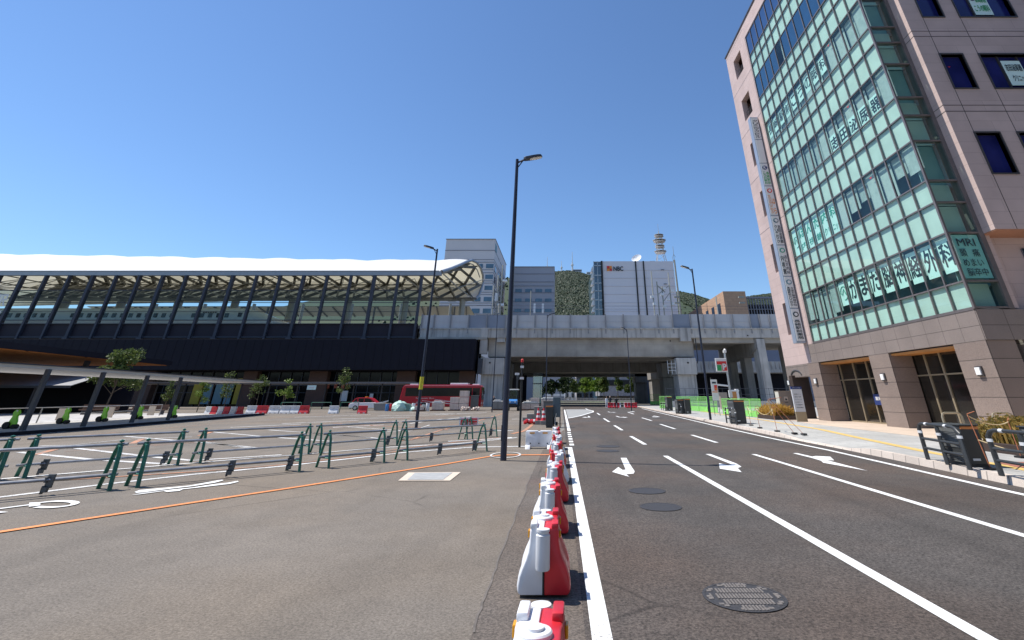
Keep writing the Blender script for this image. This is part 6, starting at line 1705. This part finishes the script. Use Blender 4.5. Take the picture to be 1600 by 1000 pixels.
for x in (15.6,17.4,): m.box(x,x+.2,130.0,130.25,38,65.2)
m.build('glass_frame', M['chrome'], t)
m = MB()
for k in range(7): m.prism([(14.2,40+3.4*k),(15.6,40+3.4*k),(15.6,42.8+3.4*k),(14.8,42.0+3.4*k)], lambda p: (p[0],131,p[1]), lambda p: (p[0],134,p[1]))
m.build('louvre_fin', M['whitep'], t)
m = MB(); write(m, 'NBC', (25.2,129.75,60.2), (1,0,0), (0,0,1), 4.6, 2.2, .03); m.build('lettering', M['ink'], t, fixn=False)
m = MB(); m.box(22.0,23.2,129.75,129.9,61.4,62.7); m.box(23.3,24.4,129.75,129.9,60.2,61.3); m.build('logo_red', M['redi'], t); m = MB(); m.box(23.3,24.4,129.75,129.9,61.4,62.7); m.box(22.0,23.2,129.75,129.9,60.2,61.3); m.build('logo_orange', M['orangei'], t)
m = MB(); m.box(44.5,47,134,138,65.3,67.4); m.build('roof_plant', M['bandm'], t)
m = MB(); m.box(48,49.6,129.8,130,60.6,61); m.box(48.8,50.2,129.8,130,53.3,53.7); m.build('wall_vent', M['bandm'], t)
t = thing('satellite_dish', 'white satellite dish on the broadcaster roof', 'dish', (38,133,65.3))
m = MB(); rot = Vector((-.42,-.72,.5)).to_track_quat('Z','Y').to_matrix().to_4x4()
m.lathe([(.2,-.9),(1.2,-.7),(2.1,-.2),(2.6,.35),(2.55,.38),(2.0,-.1),(1.1,-.55),(.1,-.75)], (37.6,133,68.3), 20, rot); m.build('reflector', M['whitep'], t, smooth=True)
m = MB(); m.tube([(38,133.5,65.3),(38,133.5,67.5)], .35, 8); m.tube([(37.6,133,68.3),(37.0,132.0,69.2)], .1, 5); m.build('stand', M['whitep'], t)
t = thing('radio_tower', 'white lattice radio tower with ring platforms on the broadcaster roof', 'tower', (50.8,138,65.3))
m = MB()
cx, cy = 51.6, 138
for a in range(4):
    x = [1,-1,-1,1][a]; y = [1,1,-1,-1][a]
    m.tube([(cx+x*2.9,cy+y*2.9,65.3),(cx+x*1.5,cy+y*1.5,74),(cx+x*1.3,cy+y*1.3,83.5)], .15, 6)
    x2 = [-1,-1,1,1][a]; y2 = [1,-1,-1,1][a]
    for k in range(6):
        za = 66+k*3; f = lambda z: 2.9-1.4*min((z-65.3)/8.7,1)-.2*max((z-74)/9.5,0)
        m.beam((cx+x*f(za),cy+y*f(za),za),(cx+x2*f(za+3),cy+y2*f(za+3),za+3),.11)
m.tube([(cx,cy,83),(cx,cy,86.6)], .22, 6); m.tube([(cx,cy,86.6),(cx,cy,91)], .08, 5)
m.build('lattice', M['conc_l'], t)
m = MB()
for z, r_ in ((73.8,2.7),(77.0,2.4),(80.2,3.0),(83.3,2.4)): m.lathe([(r_,0),(r_,.28)], (cx,cy,z), 20); m.lathe([(r_,1.0),(r_,1.12)], (cx,cy,z), 20); 
for z, r_ in ((73.8,2.9),(80.2,3.2)):
    for k in range(10): m.ico((cx+r_*math.cos(k*.63),cy+r_*math.sin(k*.63),z+1.0), .38)
m.build('ring_platform', M['conc_l'], t)
t = thing('radio_mast', 'slender grey mast standing in front of the broadcaster right corner', 'mast', (52.6,125,0)); m = MB(); m.tube([(53.4,125,10),(52.9,125,63.5)], .55, 8, .4); m.tube([(52.9,125,63.5),(52.9,125,70.5)], .1, 5); m.build('pole', M['truss_l'], t)
m = MB(); m.tube([(52.5,125,62),(52.2,125,65),(52.9,125,66.5),(53.6,125,65)], .1, 5); m.build('top_frame', M['truss_l'], t)
t = thing('antenna_cluster', 'group of white telecom antennas and poles before the broadcaster wall', 'antenna', (46,110,0))
m = MB()
for x, z in ((38.5,46.5),(36.6,51),(40.4,44.5),(43.5,50.5)): m.tube([(x,110,14),(x,110,z)], .24, 6)
for (a,b) in (((38.5,41),(43.5,45)),((40.4,38),(43.5,42)),((38.5,45),(41.5,42))): m.beam((a[0],110,a[1]),(b[0],110,b[1]),.3)
m.build('pole', M['truss_l'], t)
m = MB()
for x, z in ((36.2,40),(36.9,37),(40.2,41),(41.3,43.5),(42.5,39),(44.5,42.5),(44.2,37),(40.8,36)): m.box(x-.6,x+.6,109.6,110.3,z-.5,z+.5)
m.build('antenna_panel', M['whitep'], t)
t = thing('tan_building', 'tan brick building with slanting top line and dark upper gallery behind the viaduct', 'building', (68,110,0))
m = MB(); m.prism([(110,0),(150,0),(150,42.4),(110,42.4)], lambda p: (64.6,p[0],p[1]), lambda p: (73.5,p[0],p[1])); m.build('wall', M['tan'], t)
m = MB(); m.box(73.5,100,112,150,0,37.5); m.build('gallery_wall', M['dark'], t)
m = MB()
for k in range(16): m.box(73.6+k*1.1,73.9+k*1.1,111.7,112,33,40.0)
m.box(73.5,100,111.6,112.2,40,40.7); m.box(73.5,100,111.6,112,35.3,35.6); m.build('gallery_frame', M['bandm'], t)
for k in range(7):
    m = MB(); m.box(64.45,64.6,113+k*5,115+k*5,33.5,38.4); m.build('window', M['bwind'], t)
m = MB(); m.box(64.4,73.6,109.85,150,31.8,32.3); m.build('white_band', M['whitep'], t)
# overhead lines and masts of the railway
t = thing('catenary', 'thin overhead railway wires and masts above the viaduct', 'wires', (30,66,14))
m = MB()
for z, y in ((22.5,66),(20.2,66),(26.0,80),(23.5,80)): m.tube([(-20,y,z),(30,y,z-.15),(75,y,z)], .035, 4)
m.build('wire', M['steel'], t)
m = MB()
for x, zt in ((-7.5,27),(7.9,20),(14.5,19.5),(38,25.5)): m.tube([(x,68,14),(x,68,zt)], .13, 6)
for x in (38.5,60): m.box(x-.9,x+.9,92,92.4,33.5,34); m.box(x-.9,x+.9,92,92.4,31.5,32)
m.build('mast', M['truss_l'], t)
# ---- hill with forest and antenna towers
def hz(x, y):
    P4 = [(-900,300),(-300,380),(-60,405),(20,414),(60,408),(96,396),(160,372),(300,345),(384,340),(425,332),(480,310),(540,312),(612,324),(690,334),(900,300),(1500,220)]
    h = 0
    for (a,b),(c,d) in zip(P4, P4[1:]):
        if a <= x <= c: h = b+(d-b)*(x-a)/(c-a)
    ramp = min(1, max(0, (y-420)/480)); ramp = ramp**.8
    back = 1 if y <= 900 else max(0, 1-(y-900)/500)
    return h*ramp*back
m = MB(); vs = []; nx, ny = 70, 26
for j in range(ny):
    for i in range(nx):
        x = -800+2200*i/(nx-1); y = 420+900*j/(ny-1); vs.append((x,y,hz(x,y)-8))
m.add(vs, [(j*nx+i,j*nx+i+1,(j+1)*nx+i+1,(j+1)*nx+i) for j in range(ny-1) for i in range(nx-1)])
m.build('hill', M['hill'], None, smooth=True, kind='structure')
rr = random.Random(21); m = MB()
bm = bmesh.new(); bmesh.ops.create_icosphere(bm, subdivisions=1, radius=1.0)
IV = [v.co.copy() for v in bm.verts]; IF = [tuple(v.index for v in f.verts) for f in bm.faces]; bm.free()
for k in range(30000):
    z_w = rr.random()
    if z_w < .45: x = rr.uniform(-70,150)
    elif z_w < .94: x = rr.uniform(330,720)
    else: x = rr.uniform(-400,900)
    y = rr.uniform(555,912)
    r_ = rr.uniform(1.8,4.2); z = hz(x,y)-8+r_*.3
    n0 = len(m.v)
    m.v += [Vector((x+v.x*r_*(1+rr.uniform(-.3,.3)), y+v.y*r_*(1+rr.uniform(-.3,.3)), z+v.z*r_*(1+rr.uniform(-.3,.3)))) for v in IV]
    m.f += [tuple(i+n0 for i in f) for f in IF]; m.mi += [0]*len(IF)
o = m.build('hill_forest', M['forest'], None, fixn=False, kind='stuff'); tag(o, 'dense green forest covering the hill behind the buildings', 'forest')
for x, zt, lab, w in ((-47,458,'thin red and white antenna tower on the hill, left of three',3.0),(1,443,'short antenna tower on the hill, middle of three',3.0),(37,476,'tallest antenna tower on the hill, right of three',3.8)):
    t = thing('antenna_tower', lab, 'antenna tower', (x,900,395), 'antenna towers on the hill')
    zb = hz(x,900)-6
    m = MB(); m.tube([(x,898,zb),(x,898,zb+(zt-zb)*.45)], w, 6, w*.6); m.tube([(x,898,zb+(zt-zb)*.4),(x,898,zt)], w*.4, 6, w*.2); m.build('mast', M['signw'], t)
    m = MB(); m.lathe([(w*1.3,0),(w*1.3,3)], (x,898,zb+(zt-zb)*.3), 10); m.build('antenna_drum', P("faded red", (.4,.18,.15), .6, .1, 1) if x < 0 else M['signw'], t)
t = thing('hilltop_building', 'low white viewing building on the ridge beside the broadcaster', 'building', (92,900,390)); m = MB(); m.box(84,104,896,908,392,402); m.build('wall', M['whitep'], t); m = MB(); m.box(84,104,895.7,896,396,399); m.build('window', M['bwind'], t)
t = thing('ridge_station', 'small ropeway building at the foot of the hilltop antennas', 'building', (45,900,400)); m = MB(); m.box(40,68,896,904,400,411); m.build('wall', M['bld'], t); m = MB(); m.box(40,68,895.7,896,405,408); m.build('window', M['bwind'], t)
